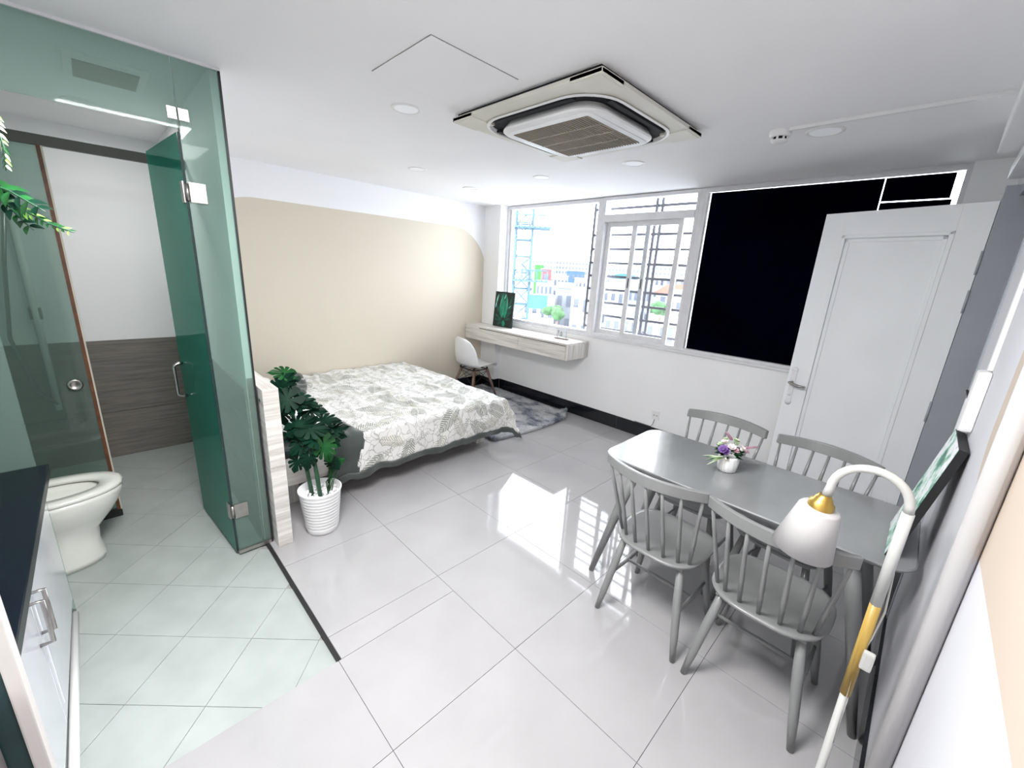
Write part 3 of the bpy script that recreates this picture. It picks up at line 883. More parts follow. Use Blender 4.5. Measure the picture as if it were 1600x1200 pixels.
mb.box((.717, 0, hz - .12), (.753, .006, hz + .12), .003, DM)
for zz in (hz + .12, hz - .12):
    mb.lathe([(.0, 0), (.022, 0), (.022, .005), (0, .006)], n=14, mat=DM @ Matrix.Translation((.735, 0, zz)) @ Matrix.Rotation(R(-90), 4, 'X'))
mb.lathe([(.0, 0), (.012, 0), (.012, .008), (0, .009)], n=12, mat=DM @ Matrix.Translation((.735, 0, hz - .06)) @ Matrix.Rotation(R(-90), 4, 'X'))
pl = mb.build('handle_plate', 'frame_alu', d1)
mb = MB().tube([dl((.735, .0, hz + .03)), dl((.735, .045, hz + .03)), dl((.72, .052, hz + .028)), dl((.67, .052, hz + .018)), dl((.625, .050, hz + .022))], [.010, .009, .010, .011, .007], 8)
mb.build('handle', 'chrome', d1)
for zz in (1.80, 1.60, .98, .25):
    mb = MB().box((2.284, OY1 - .003, zz - .06), (2.318, OY1, zz + .06), .001)
    for q in (-.04, 0, .04):
        mb.box((2.296 + (q != 0) * .008, OY1 - .005, zz + q - .004), (2.302 + (q != 0) * .008, OY1 - .002, zz + q + .004))
    mb.tube([(2.279, OY1 - .006, zz - .06), (2.279, OY1 - .006, zz + .06)], .006, 8)
    mb.build('hinge', 'frame_grey', d1)

# ================================================================== CEILING FITTINGS
def downlight(x, y, label, mat='off_glow', r=.075, z=H):
    t = thing('ceiling_downlight', label, 'light', (x, y, z), 'round recessed downlights')
    MB().lathe([(r * .82, -.003), (r * .86, -.006), (r, -.005), (r + .004, 0)], (x, y, z), 32, capb=False, capt=False).build('ring', 'white_plastic', t)
    MB().lathe([(0, -.0035), (r * .84, -.0035)], (x, y, z), 32, capb=False, capt=False).build('diffuser', mat, t)
    return t
LABS = ['round downlight next to the ceiling hatch', 'round downlight above the bed nearest the glass partition', 'round downlight in the corner above the foot of the bed', 'round downlight above the desk', 'round downlight between the air conditioner and the sliding window', 'large round downlight beside the smoke detector']
for (x, y), lb in zip(LAMPS, LABS):
    downlight(x, y, lb, 'off_glow', .085 if x > 1 else .075)
downlight(-1.47, -1.0, 'round downlight in the bathroom ceiling seen through glass', 'white_plastic', .08, H - .006)

# access hatch
h_ = thing('ceiling_hatch', 'square white access hatch in the ceiling beside the air conditioner', 'hatch', (.47, .1, H))
x0, x1, y0, y1 = .25, .695, -.115, .326
bx((x0 - .0015, y0 - .0015, H - .0016), (x1 + .0015, y1 + .0015, H - .0001)).build('gap', 'steel_dark', h_)
bx((x0, y0, H - .004), (x1, y1, H - .0008)).build('panel', 'ceiling', h_)

# cassette air conditioner
ac = thing('cassette_air_conditioner', 'cream ceiling cassette air conditioner with a brown grille', 'air conditioner', (.58, .9, H))
ax0, ax1, ay0, ay1 = .12, 1.07, .41, 1.37
acx, acy = (ax0 + ax1) / 2, (ay0 + ay1) / 2
def rrect(cx, cy, w, h_, r, n=8):
    pts = []
    for (sx, sy, a0) in ((1, 1, 0), (-1, 1, 90), (-1, -1, 180), (1, -1, 270)):
        for k in range(n + 1):
            a = R(a0 + 90 * k / n)
            pts.append((cx + sx * (w / 2 - r) + r * math.cos(a), cy + sy * (h_ / 2 - r) + r * math.sin(a)))
    return pts
def ringstack(levels, mat, name, parent, closed_bottom=False, smooth=True):
    mb = MB(); vs = []; n = len(levels[0][0])
    for pts, z in levels: vs += [(p[0], p[1], z) for p in pts]
    fs = []
    for i in range(len(levels) - 1):
        for k in range(n): fs.append((i * n + k, i * n + (k + 1) % n, (i + 1) * n + (k + 1) % n, (i + 1) * n + k))
    if closed_bottom: fs.append(tuple((len(levels) - 1) * n + k for k in range(n)))
    mb.add(vs, fs, False)
    return mb.build(name, mat, parent)
bx((ax0 + .02, ay0 + .02, H - .025), (ax1 - .02, ay1 - .02, H)).build('gasket', 'ac_dark', ac)
# outer panel with a rounded hole
mb = MB()
zt, zb = H - .018, H - .040
outer = []
nn = 9
hole = rrect(acx, acy, .79, .79, .20, 8)
for (hx_, hy_) in hole:
    dx, dy = hx_ - acx, hy_ - acy
    s_ = max(abs(dx), abs(dy)); outer.append((acx + dx / s_ * .475, acy + dy / s_ * .48))
n = len(hole)
vs = [(p[0], p[1], zt) for p in outer] + [(p[0], p[1], zb + .006) for p in outer] + [(p[0], p[1], zb) for p in hole] + [(p[0], p[1], zt) for p in hole]
fs = []
for a in range(3):
    for k in range(n): fs.append((a * n + k, a * n + (k + 1) % n, (a + 1) * n + (k + 1) % n, (a + 1) * n + k))
mb.add(vs, fs)
# corners of the square
for sx in (-1, 1):
    for sy in (-1, 1):
        mb.box((acx + sx * .475 - (.16 if sx > 0 else 0), acy + sy * .48 - (.16 if sy > 0 else 0), zb), (acx + sx * .475 + (.16 if sx < 0 else 0), acy + sy * .48 + (.16 if sy < 0 else 0), zt), .003)
mb.build('frame_panel', 'ac_beige', ac)
for sx in (-1, 1):
    for sy in (-1, 1):
        cx_, cy_ = acx + sx * .39, acy + sy * .395
        bx((cx_ - .075, cy_ - .075, zb - .002), (cx_ + .075, cy_ + .075, zb + .004), .001).build('corner_cap', 'ac_beige', ac)
ringstack([(rrect(acx, acy, .80, .80, .20), zb - .001), (rrect(acx, acy, .815, .815, .205), zb - .006), (rrect(acx, acy, .79, .79, .20), zb - .010), (rrect(acx, acy, .775, .775, .19), zb + .012)], 'white_plastic', 'rim', ac)
ringstack([(rrect(acx, acy, .775, .775, .19), zb + .010), (rrect(acx, acy, .60, .60, .13), zb + .008)], 'ac_dark', 'air_slot', ac, True)
# four swing louvres half open
for k in range(4):
    a = k * PI / 2
    MT = Matrix.Translation((acx, acy, 0)) @ Matrix.Rotation(a, 4, 'Z')
    MB().box((-.25, .345, zb - .010), (.25, .375, zb + .004), .003, MT).build('louvre', 'ac_dark', ac)
ringstack([(rrect(acx, acy, .60, .60, .12), zb + .01), (rrect(acx, acy, .645, .645, .14), zb - .02), (rrect(acx, acy, .65, .65, .14), zb - .028), (rrect(acx, acy, .63, .63, .13), zb - .034), (rrect(acx, acy, .565, .565, .05), zb - .038), (rrect(acx, acy, .56, .56, .048), zb - .034), (rrect(acx, acy, .555, .555, .045), zb - .040), (rrect(acx, acy, .49, .49, .01), zb - .041), (rrect(acx, acy, .485, .485, .01), zb - .034)], 'white_plastic', 'inner_panel', ac)
bx((acx - .247, acy - .247, zb - .036), (acx + .247, acy + .247, zb - .030)).build('filter', 'ac_grille', ac)
mb = MB()
for k in range(30):
    xx = acx - .24 + k * .0165
    mb.box((xx - .0022, acy - .245, zb - .044), (xx + .0022, acy + .245, zb - .036))
for k in range(1, 4):
    yy = acy - .245 + k * .1225
    mb.box((acx - .245, yy - .004, zb - .045), (acx + .245, yy + .004, zb - .037))
g = mb.build('grille', 'ac_grille', ac)
bx((acx + .185, acy + .12, zb - .046), (acx + .20, acy + .135, zb - .042)).build('catch', 'black_wire', ac)

# smoke detector with conduit
sd = thing('smoke_detector', 'white smoke detector on the ceiling', 'smoke detector', (1.385, 1.62, H))
MB().lathe([(.052, 0), (.052, -.018), (.046, -.028), (.040, -.030)], (1.385, 1.62, H), 24, capb=False).build('base', 'white_plastic', sd)
MB().lathe([(.034, -.030), (.034, -.044)], (1.385, 1.62, H), 24, capb=False).build('chamber', 'ac_dark', sd)
mb = MB().lathe([(.040, -.044), (.038, -.052), (.018, -.058), (0, -.059)], (1.385, 1.62, H), 24, capb=False)
for k in range(8):
    a = k * PI / 4
    mb.tube([(1.385 + .037 * math.cos(a), 1.62 + .037 * math.sin(a), H - .028), (1.385 + .037 * math.cos(a), 1.62 + .037 * math.sin(a), H - .046)], .006, 5)
mb.build('cap', 'white_plastic', sd)
one('cable_trunking', bx((1.435, 1.575, H - .016), (2.20, 1.597, H), .002), 'white_plastic', 'thin white cable trunking across the ceiling from the smoke detector', 'trunking', (1.8, 1.59, H))
o = MB().box((2.21, .3, 2.285), (XR, 2.02, H), .006).build('trim_2', 'wall', None, (2.3, 1.2, 2.3)); tag(o, 'white boxed beam along the top of the right wall', 'beam', None, 'structure')
o = MB().box((2.275, .9, 2.19), (XR, 2.16, 2.255), .01).build('trim_3', 'frame_alu', None, (2.3, 1.5, 2.2)); tag(o, 'narrow white trunking under the boxed beam', 'trunking', None, 'structure')

# ================================================================== GLASS PARTITION OF THE BATHROOM
GX = -.28
T_ = .010
gp = thing('glass_partition', 'green glass wall of the bathroom from floor to ceiling', 'partition', (GX, -.6, 0))
bx((GX - T_ / 2, -.738, .018), (GX + T_ / 2, -.574, H - .016)).build('fixed_pane', 'green_glass', gp)
bx((GX - T_ / 2, YF + .002, .018), (GX + T_ / 2, -1.380, H - .016)).build('fixed_pane', 'green_glass', gp)
bx((GX - T_ / 2, -1.377, 2.138), (GX + T_ / 2, -.741, H - .016)).build('transom_pane', 'green_glass', gp)
bx((GX - .009, -.574, 0.001), (GX + .009, -.566, H - .008)).build('end_profile', 'gasket', gp)
bx((GX - .011, -.740, 0.0), (GX + .011, -.576, .02)).build('floor_channel', 'chrome', gp)
bx((GX - .011, YF + .002, -.002), (GX + .011, -1.380, .02)).build('floor_channel', 'chrome', gp)
bx((GX - .011, YF + .002, H - .018), (GX + .011, -.566, H - .0065)).build('ceiling_channel', 'frame_alu', gp)
for (y0, y1, z) in ((-.775, -.742, 2.19), (-.737, -.700, 2.19)):
    bx((GX + T_ / 2, y0, z - .022), (GX + T_ / 2 + .008, y1, z + .026), .002).build('clip', 'chrome', gp)
gd = thing('glass_door', 'dark green glass door standing open into the bathroom', 'door', (GX, -.741, 0))
DV = Vector((-.634, -.054)).normalized()
gang = math.atan2(DV.y, DV.x)
GM = Matrix.Translation((GX, -.744, 0)) @ Matrix.Rotation(gang, 4, 'Z')   # local x along leaf
MB().box((.008, -.005, .012), (.640, .005, 2.125), 0, GM).build('leaf', 'frost_glass', gd)
MB().box((.003, -.0055, .012), (.008, .0055, 2.125), 0, GM).build('edge_strip', 'glass_edge', gd)
for z in (1.885, .268):
    mb = MB().box((.004, .005, z - .045), (.045, .012, z + .045), .002, GM).box((.004, -.012, z - .045), (.045, -.005, z + .045), .002, GM)
    mb.box((GX + .005, -.735, z - .042), (GX + .013, -.672, z + .042), .002).tube([(GX + .004, -.742, z - .035), (GX + .004, -.742, z + .035)], .009, 8)
    mb.build('hinge', 'chrome', gd)
for s in (-1, 1):
    pts = []
    z0, z1_ = .80, 1.0
    for k in range(5): a = PI / 2 * k / 4; pts.append((.58, s * (.045 * math.sin(a) + .004), z1_ - .02 + .02 * math.cos(a)))
    for k in range(5): a = PI / 2 * k / 4; pts.append((.58, s * (.045 * math.cos(a) + .004), z0 + .02 - .02 * math.sin(a)))
    MB().tube([GM @ Vector(p) for p in pts], .009, 8).build('handle', 'chrome', gd)
MB().tube([GM @ Vector(p) for p in [(.06, -.02, 2.11), (.03, -.01, 2.22)]], .006, 6).build('door_stop', 'chrome', gp)

# shower enclosure
sh = thing('shower_screen', 'clear shower glass with a rust brown edge profile', 'shower screen', (-1.18, -1.2, 0))
bx((-1.184, YF + .002, .03), (-1.176, -1.205, 2.11)).build('pane', 'shower_glass', sh)
bx((-1.190, -1.206, .03), (-1.168, -1.190, 2.11)).build('edge_profile', 'brown_rust', sh)
bx((-1.190, -1.190, .03), (-1.168, -1.183, 2.11)).build('edge_profile', 'curtain_beige', sh)
bx((-1.195, YF + .002, 2.105), (-1.165, -.604, 2.155), .002).build('header_rail', 'steel_dark', sh)
bx((-1.20, YF + .002, -.010), (-1.16, -1.185, .032)).build('floor_rail', 'slot_black', sh)
MB().lathe([(0, 0), (.020, .0), (.032, .010), (.034, .018), (.024, .022), (.020, .018), (0, .018)], n=20, mat=Matrix.Translation((-1.176, -1.262, .865)) @ Matrix.Rotation(R(90), 4, 'Y')).build('knob', 'chrome', sh)
sr = thing('shower_set', 'white shower riser and hose on the wall behind the shower glass', 'shower', (-2.2, -1.4, 1))
MB().tube([(-2.20, -1.42, .45), (-2.20, -1.42, 2.0)], .020, 8).build('riser', 'white_plastic', sr)
MB().box((-2.232, -1.45, 1.12), (-2.19, -1.39, 1.2), .005).box((-2.232, -1.44, .55), (-2.19, -1.40, .6), .005).build('bracket', 'chrome', sr)
MB().tube([(-2.15, -1.42, 1.95), (-2.19, -1.50, 1.5), (-2.17, -1.56, 1.0), (-2.16, -1.50, .62), (-2.19, -1.42, .5)], .011, 6).build('hose', 'chrome', sr)

# toilet (front towards +y)
TX = -.76
to = thing('toilet', 'white ceramic toilet standing behind the glass wall', 'toilet', (TX, -1.5, -.012))
def oval(k, n, w, l, yc, front=1.0):
    a = 2 * PI * k / n
    return Vector((TX + w * abs(math.cos(a)) ** .82 * (1 if math.cos(a) > 0 else -1), yc + l * math.sin(a) * (1.0 if math.sin(a) > 0 else .8), 0))
def ovring(levels, n=28, cap0=True, cap1=True):
    mb = MB(); vs = []
    for (w, l, yc, z) in levels:
        for k in range(n):
            p = oval(k, n, w, l, yc); vs.append((p.x, p.y, z))
    fs = []
    for i in range(len(levels) - 1):
        for k in range(n): fs.append((i * n + k, i * n + (k + 1) % n, (i + 1) * n + (k + 1) % n, (i + 1) * n + k))
    if cap0: fs.append(tuple(range(n))[::-1])
    if cap1: fs.append(tuple((len(levels) - 1) * n + k for k in range(n)))
    return mb.add(vs, fs, True)
ovring([(.115, .20, -1.47, -.0115), (.118, .205, -1.47, .02), (.105, .19, -1.47, .10), (.105, .19, -1.46, .18), (.135, .235, -1.45, .25), (.168, .275, -1.445, .32), (.180, .29, -1.44, .375), (.180, .29, -1.44, .395), (.130, .215, -1.43, .397), (.115, .19, -1.43, .36), (.07, .11, -1.45, .25)]).build('bowl', 'ceramic', to)
ovring([(.178, .287, -1.44, .398), (.184, .295, -1.44, .404), (.184, .295, -1.44, .415), (.176, .285, -1.44, .422), (.118, .195, -1.425, .422), (.110, .185, -1.425, .410), (.118, .192, -1.425, .399)], cap0=False, cap1=False).build('seat', 'ceramic', to)
mb = MB().box((TX - .19, -1.905, .40), (TX + .19, -1.73, .78), .03); mb.box((TX - .2, -1.915, .78), (TX + .2, -1.72, .81), .012); mb.build('tank', 'ceramic', to)
MB().box((TX - .12, -1.88, -.011), (TX + .12, -1.58, .40), .03).build('pedestal', 'ceramic', to)
MT = Matrix.Translation((TX, -1.66, .43)) @ Matrix.Rotation(R(100), 4, 'X')
n = 24
poly = [(.175 * math.cos(2 * PI * k / n), .20 + .21 * math.sin(2 * PI * k / n)) for k in range(n)]
MB().prism(poly, -.008, .008, MT).build('lid', 'ceramic', to)
# exhaust fan in the bathroom ceiling
vf = thing('exhaust_vent', 'square extractor vent in the bathroom ceiling', 'vent', (-.78, -.92, H - .006))
Hb = H - .006
bx((-.95, -1.055, Hb - .014), (-.60, -.775, Hb), .004).build('cover', 'white_plastic', vf)
mb = MB()
bx((-.915, -1.025, Hb - .0155), (-.66, -.805, Hb - .0135)).build('recess', 'steel_dark', vf)
for k in range(16):
    mb.box((-.915 + k * .0163, -1.025, Hb - .019), (-.907 + k * .0163, -.805, Hb - .015))
mb.build('grille', 'ac_grille', vf)

# ================================================================== KITCHEN STRIP AT THE LEFT EDGE
kc = thing('kitchen_cabinet', 'low white gloss kitchen cabinet with two chrome bow handles', 'cabinet', (.3, -1.6, 0))
bx((-.266, YF + .005, .10), (.93, -1.40, .708)).build('body', 'white_plastic', kc)
bx((-.266, YF + .005, -.011), (.93, -1.43, .10)).build('toe_kick', 'slot_black', kc)
bx((-.266, -1.398, .09), (-.256, -1.385, .70)).build('side_strip', 'gasket', kc)
for (x0, x1, hx_) in ((-.255, .464, .435), (.467, .928, .497)):
    dr = bx((x0, -1.399, .10), (x1, -1.378, .703), .003).build('door', 'cab_white', kc)
    bx((x0 + .045, -1.378, .145), (x1 - .045, -1.3765, .66), .0006).build('front_panel', 'cab_white', dr)
    MB().tube([(hx_, -1.378, .60), (hx_, -1.350, .60), (hx_, -1.350, .45), (hx_, -1.378, .45)], .006, 8).build('handle', 'chrome', dr)
one('worktop', MB().box((-.268, YF + .003, .708), (.995, -1.345, .748), .003), 'counter_black', 'black granite worktop over the white kitchen cabinet', 'worktop', (.3, -1.6, .708))
o = MB().tube([(-.262, -1.385, .012), (.9, -1.372, .012)], .014, 8).build('trim_4', 'white_plastic', None, (.3, -1.38, 0)); tag(o, 'white floor bead under the kitchen cabinet', 'trim', None, 'structure')
tc_ = thing('side_panel_cabinet', 'tall teal fronted cabinet panel with a cream edge at the left picture edge', 'cabinet', (1.02, -1.6, 0))
bx((1.0, YF + .003, -.011), (1.03, -1.345, 2.0)).build('panel', 'teal_gloss', tc_)
bx((.996, -1.345, -.011), (1.034, -1.322, 2.0), .003).build('edge', 'cream_edge', tc_)
lc = thing('low_shelf_unit', 'low taupe unit with a teal marble top beside the cream edge', 'cabinet', (1.3, -1.6, 0))
bx((1.036, YF + .003, -.011), (1.9, -1.375, .735)).build('body', 'taupe', lc)
bx((1.036, YF + .003, .735), (1.9, -1.375, .752)).build('top', 'marble_teal', lc)
bx((1.036, -1.375, .735), (1.9, -1.366, .755)).build('edge_strip', 'white_plastic', lc)

# ================================================================== LEAF BUILDERS
def frame_from(tip, nrm):
    y = Vector(tip).normalized(); z = Vector(nrm); z = (z - y * z.dot(y)).normalized(); x = y.cross(z)
    return Matrix((x, y, z)).transposed().to_4x4()
def monstera(L_, rnd_):
    # split leaf: heart outline with deep slits, fan shaped halves folded along the midrib
    pts = []
    n = 5
    for side in (1,):
        ang = [(-148 + 296 * 0, 0)]
    def rad(a):   # a: angle from the tip direction, 0..180
        t = a / 180.0
        return L_ * (.60 - .10 * t + .10 * math.sin(t * PI) - (.12 if t > .93 else 0)) 
    out = []
    segs = [(0, 27), (34, 52), (60, 80), (88, 108), (115, 166)]
    def side_pts(s):
        o = []
        for i, (a0, a1) in enumerate(segs):
            steps = 4
            for k in range(steps + 1):
                a = a0 + (a1 - a0) * k / steps
                r = rad(a) * (1 - .10 * abs(2 * k / steps - 1) ** 2)
                if i == 0: r = L_ * (.74 - .16 * (k / steps) ** .7)
                o.append((s * r * math.sin(R(a)), r * math.cos(R(a))))
            if i < len(segs) - 1:
                am = (a1 + segs[i + 1][0]) / 2
                r = rad(am) * rnd_.uniform(.34, .50)
                o.append((s * r * math.sin(R(am)), r * math.cos(R(am))))
        return o
    R_, L2 = side_pts(1), side_pts(-1)
    vs = []; fs = []
    def z_of(x, y): return abs(x) * .16 - (x * x + y * y) / L_ * .38
    def add_side(o, flip):
        base = len(vs)
        vs.append((0, 0, 0)); vs.append((0, L_ * 1.0, z_of(0, L_ * .85)))
        for (x, y) in o: vs.append((x * .80, y * 1.22, z_of(x, y)))
        idx = [base + 1] + [base + 2 + k for k in range(len(o))]
        for k in range(len(idx) - 1):
            t = (base, idx[k], idx[k + 1])
            fs.append(t if not flip else t[::-1])
    add_side(R_, True); add_side(L2, False)
    return vs, fs
def lance(L_, W_, bend=.25):
    vs = [(0, 0, 0)]; fs = []
    n = 5
    for k in range(1, n):
        t = k / n; w = W_ * math.sin(PI * t ** .8) ; z = -bend * L_ * t * t
        vs += [(-w, L_ * t, z + w * .25), (0, L_ * t, z), (w, L_ * t, z + w * .25)]
    vs.append((0, L_, -bend * L_))
    fs += [(0, 2, 1), (0, 3, 2)]
    for k in range(n - 2):
        a = 1 + 3 * k
        fs += [(a, a + 1, a + 4, a + 3), (a + 1, a + 2, a + 5, a + 4)]
    a = 1 + 3 * (n - 2)
    fs += [(a, a + 1, len(vs) - 1), (a + 1, a + 2, len(vs) - 1)]
    return vs, fs

# ================================================================== MONSTERA IN THE WHITE POT
PC = Vector((-.22, -.30, 0))
SD = Vector((.31682, .94848, 0))      # sideways direction used to spread the leaves
FD = Vector((.948, -.317, 0))         # towards the room
pt = thing('potted_monstera', 'artificial monstera plant in a white ribbed pot by the headboard', 'plant', PC)
prof = [(.078, .001), (.088, .004), (.090, .02)]
for k in range(11):
    z = .03 + k * .021; r = .090 + .027 * (z / .27)
    prof += [(r + .0008, z), (r + .0035, z + .010), (r + .0012, z + .0195)]
prof += [(.121, .268), (.124, .278), (.124, .285), (.118, .286), (.115, .28), (.108, .235)]
MB().lathe(prof, PC, 40, capt=False).build('pot', 'pot_white', pt)
MB().lathe([(0, .236), (.109, .238)], PC, 24, capb=False, capt=False).build('soil', 'pebble', pt)
rn = random.Random(11)
peb = None
for k in range(95):
    a = rn.uniform(0, 2 * PI); r = .097 * math.sqrt(rn.random())
    c = PC + Vector((r * math.cos(a), r * math.sin(a), .243 + rn.uniform(0, .014)))
    if peb is None:
        mb = MB().sphere((0, 0, 0), 1, 7, 5, (1, .8, .62), .12, rn)
        peb = mb.build('pebble', 'pebble', pt); ob = peb
        for v in peb.data.vertices: v.co += Vector(ORG[pt.name])
    else:
        ob = peb.copy(); COL.objects.link(ob)
    s_ = rn.uniform(.009, .015)
    ob.scale = (s_, s_, s_); ob.rotation_euler = (rn.uniform(-.5, .5), rn.uniform(-.5, .5), rn.uniform(0, 6.3))
    ob.location = c - PC
def PW(s, z, f=0.0): return PC + SD * s + FD * f + Vector((0, 0, z))
MB().tube([PW(-.045, .24, .0), PW(-.060, .40, .0), PW(-.090, .60, -.01), PW(-.115, .80, -.02), PW(-.125, .90, -.02)], [.013, .012, .011, .010, .006], 9).build('stem', 'stem', pt)
MB().tube([PW(.0, .24, .05), PW(-.008, .36, .05), PW(-.02, .50, .045), PW(-.02, .62, .04)], [.013, .0125, .011, .007], 9).build('stem', 'stem', pt)
LEAVES = [ # s, z, forward, size, image tilt (deg from up, clockwise), material, parent stem origin (s,z)
 (-.135, .97, .00, .125, 38, 0, (-.12, .86)), (-.165, 1.015, -.03, .095, -78, 1, (-.12, .86)), (-.115, .95, -.05, .085, 70, 1, (-.12, .86)), (-.15, .94, -.06, .10, -120, 0, (-.12, .86)),
 (-.17, .86, .06, .135, -112, 0, (-.11, .75)), (-.155, .865, .05, .11, 115, 0, (-.11, .75)), (-.06, .85, .03, .12, 72, 0, (-.11, .75)), (-.02, .83, -.02, .12, 110, 0, (-.11, .75)),
 (.02, .77, -.04, .11, 95, 1, (-.09, .65)), (-.05, .74, .05, .125, 60, 0, (-.09, .62)), (.02, .70, .08, .13, 95, 0, (-.02, .60)), (.08, .72, .02, .12, 80, 0, (-.02, .60)),
 (-.10, .68, .03, .12, -100, 0, (-.08, .58)), (-.14, .64, -.02, .12, -80, 0, (-.08, .55)), (-.10, .60, .08, .12, -130, 0, (-.04, .52)), (.0, .60, .10, .125, 150, 0, (-.02, .56)),
 (.07, .61, .07, .135, 120, 0, (-.02, .56)), (.05, .56, .12, .13, 165, 1, (-.02, .54)), (.13, .66, .00, .11, 75, 0, (-.02, .58)), (.12, .60, -.04, .11, 100, 0, (-.02, .56)),
 (-.115, .475, .06, .095, -160, 1, (-.02, .44)), (.115, .455, .03, .075, 65, 1, (.05, .32)), (.10, .44, .06, .065, 150, 1, (.05, .32)), (.06, .46, .0, .07, -30, 1, (.05, .32)),
 (-.05, .50, .10, .10, -170, 0, (-.02, .48)), (-.04, .66, .10, .12, -60, 0, (-.02, .60)), (-.16, .74, -.04, .10, 160, 0, (-.10, .7)),
]
for (s, z, f, sz, tilt, mi, (os_, oz)) in LEAVES:
    sz *= 1.0
    tip = SD * math.sin(R(tilt)) + Vector((0, 0, 1)) * math.cos(R(tilt)) + FD * rn.uniform(.05, .35)
    nrm = FD * rn.uniform(.7, 1.0) + Vector((0, 0, 1)) * rn.uniform(.5, 1.1) + SD * rn.uniform(-.45, .45)
    mt_ = frame_from(tip, nrm)
    base = PW(s, z, f) - (tip.normalized() * sz * .38)
    mt_.translation = base
    vs, fs = monstera(sz, rn)
    MB().add(vs, fs, True, mt_).build('leaf', 'leaf_mid' if mi and rn.random() < .55 else 'leaf_dark', pt)
    a = PW(os_, oz, .02 if s < .03 else .03)
    MB().tube([a, (a + base) / 2 + Vector((0, 0, .025)), base], [.0035, .003, .0022], 5).build('leaf_stalk', 'leaf_mid' if mi else 'stem', pt)
for k in range(6):
    a = PW(.05 + rn.uniform(-.012, .012), .245, .02); MB().tube([a, a + Vector((0, 0, .08)) + SD * rn.uniform(-.01, .03), PW(.10 + rn.uniform(-.05, .02), .43, .03)], .003, 5).build('leaf_stalk', 'leaf_mid', pt)

# ================================================================== BED
bed = thing('bed', 'low whitewashed wooden bed with a tall headboard at the glass wall', 'bed', (-1.2, .5, 0))
hb = bx((XL + .003, -.560, .500), (-.190, -.482, .955), .002).build('headboard', 'ash_x', bed)
bx((XL + .003, -.560, .001), (-.190, -.482, .498), .002).build('headboard', 'ash_x', bed)
bx((-.1905, -.559, .004), (-.1885, -.483, .497)).build('end_veneer', 'ash_y', bed)
bx((-.1905, -.559, .503), (-.1885, -.483, .952)).build('end_veneer', 'ash_y', bed)
bx((-.480, -.481, .225), (-.452, 1.45, .405), .002).build('side_rail', 'ash_y', bed)
bx((XL + .003, 1.422, .225), (-.481, 1.45, .405), .002).build('foot_rail', 'ash_x', bed)
bx((XL + .003, -.481, .225), (XL + .028, 1.421, .405), .002).build('side_rail', 'ash_y', bed)
bx((XL + .028, -.480, .30), (-.481, 1.421, .325)).build('slat_base', 'ash_x', bed)
for (x, y) in ((-.70, 1.30), (-2.1, 1.30), (-.70, -.40), (-2.1, -.40)):
    bx((x, y, .001), (x + .07, y + .10, .225), .002).build('leg', 'ash_z', bed)
mt_ = thing('mattress', 'mattress in a dark green fitted sheet', 'mattress', (-1.35, .5, .33))
MB().box((XL + .032, -.476, .326), (-.486, 1.418, .455), .035).build('core', 'sheet_green', mt_)
# rumpled dark sheet over the near corner
def nz(x, y, s_=1.0, o=0.0): return noise.noise(Vector((x * s_ + o, y * s_ - o, o * .37)))
EX, EY = -.436, 1.480
def cloth(a, b_, zt=.468, amp=1.0, off=0.0):
    # a along x (may pass the side edge), b along y (may pass the foot edge); folds over the edges
    r = .035
    def fold(t, e):
        if t <= e - r: return t, 0.0
        d = t - (e - r)
        q = r * PI / 2
        if d < q:
            th = d / r
            return e - r + r * math.sin(th), r * (1 - math.cos(th))
        return e, r + (d - q)
    x, dx = fold(a, EX); y, dy = fold(b_, EY)
    wr = amp * (.016 * nz(a, b_, 3.2) + .009 * nz(a, b_, 8, 3.1) + .005 * nz(a, b_, 19, 7.7))
    rid = abs(nz(a * .7, b_ * 2.2, 3.0, 5.5)); wr += amp * .018 * max(0, .22 - rid) * 3
    z = zt + wr + .012 + off
    if dx > r * .9:
        k = min(1, (dx - r * .9) / .1)
        x += k * (.012 + .02 * math.sin(b_ * 17 + 1.2 * math.sin(b_ * 5)) * .6 + .018 * nz(b_, a, 6, 2.2)) + off
    if dy > r * .9:
        k = min(1, (dy - r * .9) / .1)
        y += k * (.014 + .022 * math.sin(a * 15) * .6 + .018 * nz(a, b_, 6, 9.2)) + off
    if dx > 0 and dy > 0:
        z -= max(dx, dy) + .25 * min(dx, dy); x += .35 * min(dx, dy); y += .35 * min(dx, dy)
    else:
        z -= max(dx, dy)
    return Vector((x, y, z))
def b0(a):
    t = (a - XL) / (EX - XL)
    return .26 - .20 * min(1, t * 2.6) + .05 * math.sin(t * 7) * .6 + .02 * nz(a, 0, 5, 1.3) - (max(0, t - 1) * .45)
AW = EX + .268; BW = EY + .27; A0_ = XL + .012
def hemz(b_): return 0.035 * math.sin(b_ * 4.0 + 1.0)
du = thing('duvet', 'white duvet with a sage leaf print spread over the bed', 'duvet', (-1.3, .9, .45), )
def dfn(u, v):
    b_ = None
    a = A0_ + (AW - A0_) * u
    bb = b0(a); b_ = bb + (BW - bb) * v
    a2 = A0_ + (AW + .0 - A0_) * u
    return cloth(a2, b_)
ob = MB().grid(dfn, 150, 130, True, uv=lambda u, v: ((A0_ + (AW - A0_) * u), (b0(A0_ + (AW - A0_) * u) * (1 - v) + BW * v))).build('cover', 'duvet', du)
sm_ = ob.modifiers.new('thick', 'SOLIDIFY'); sm_.thickness = .012; sm_.offset = -1
mb = MB()
def bfn(u, v):   # folded grey green band along the head end
    a = A0_ + (AW + .035 - A0_) * u
    b_ = b0(a) - .19 + .21 * v
    p = cloth(a, b_, .466, 1.3)
    p.z += .020 * math.sin(v * PI) + .012 * nz(a, b_, 14, 4.4) * 2
    return p
mb.grid(bfn, 120, 12)
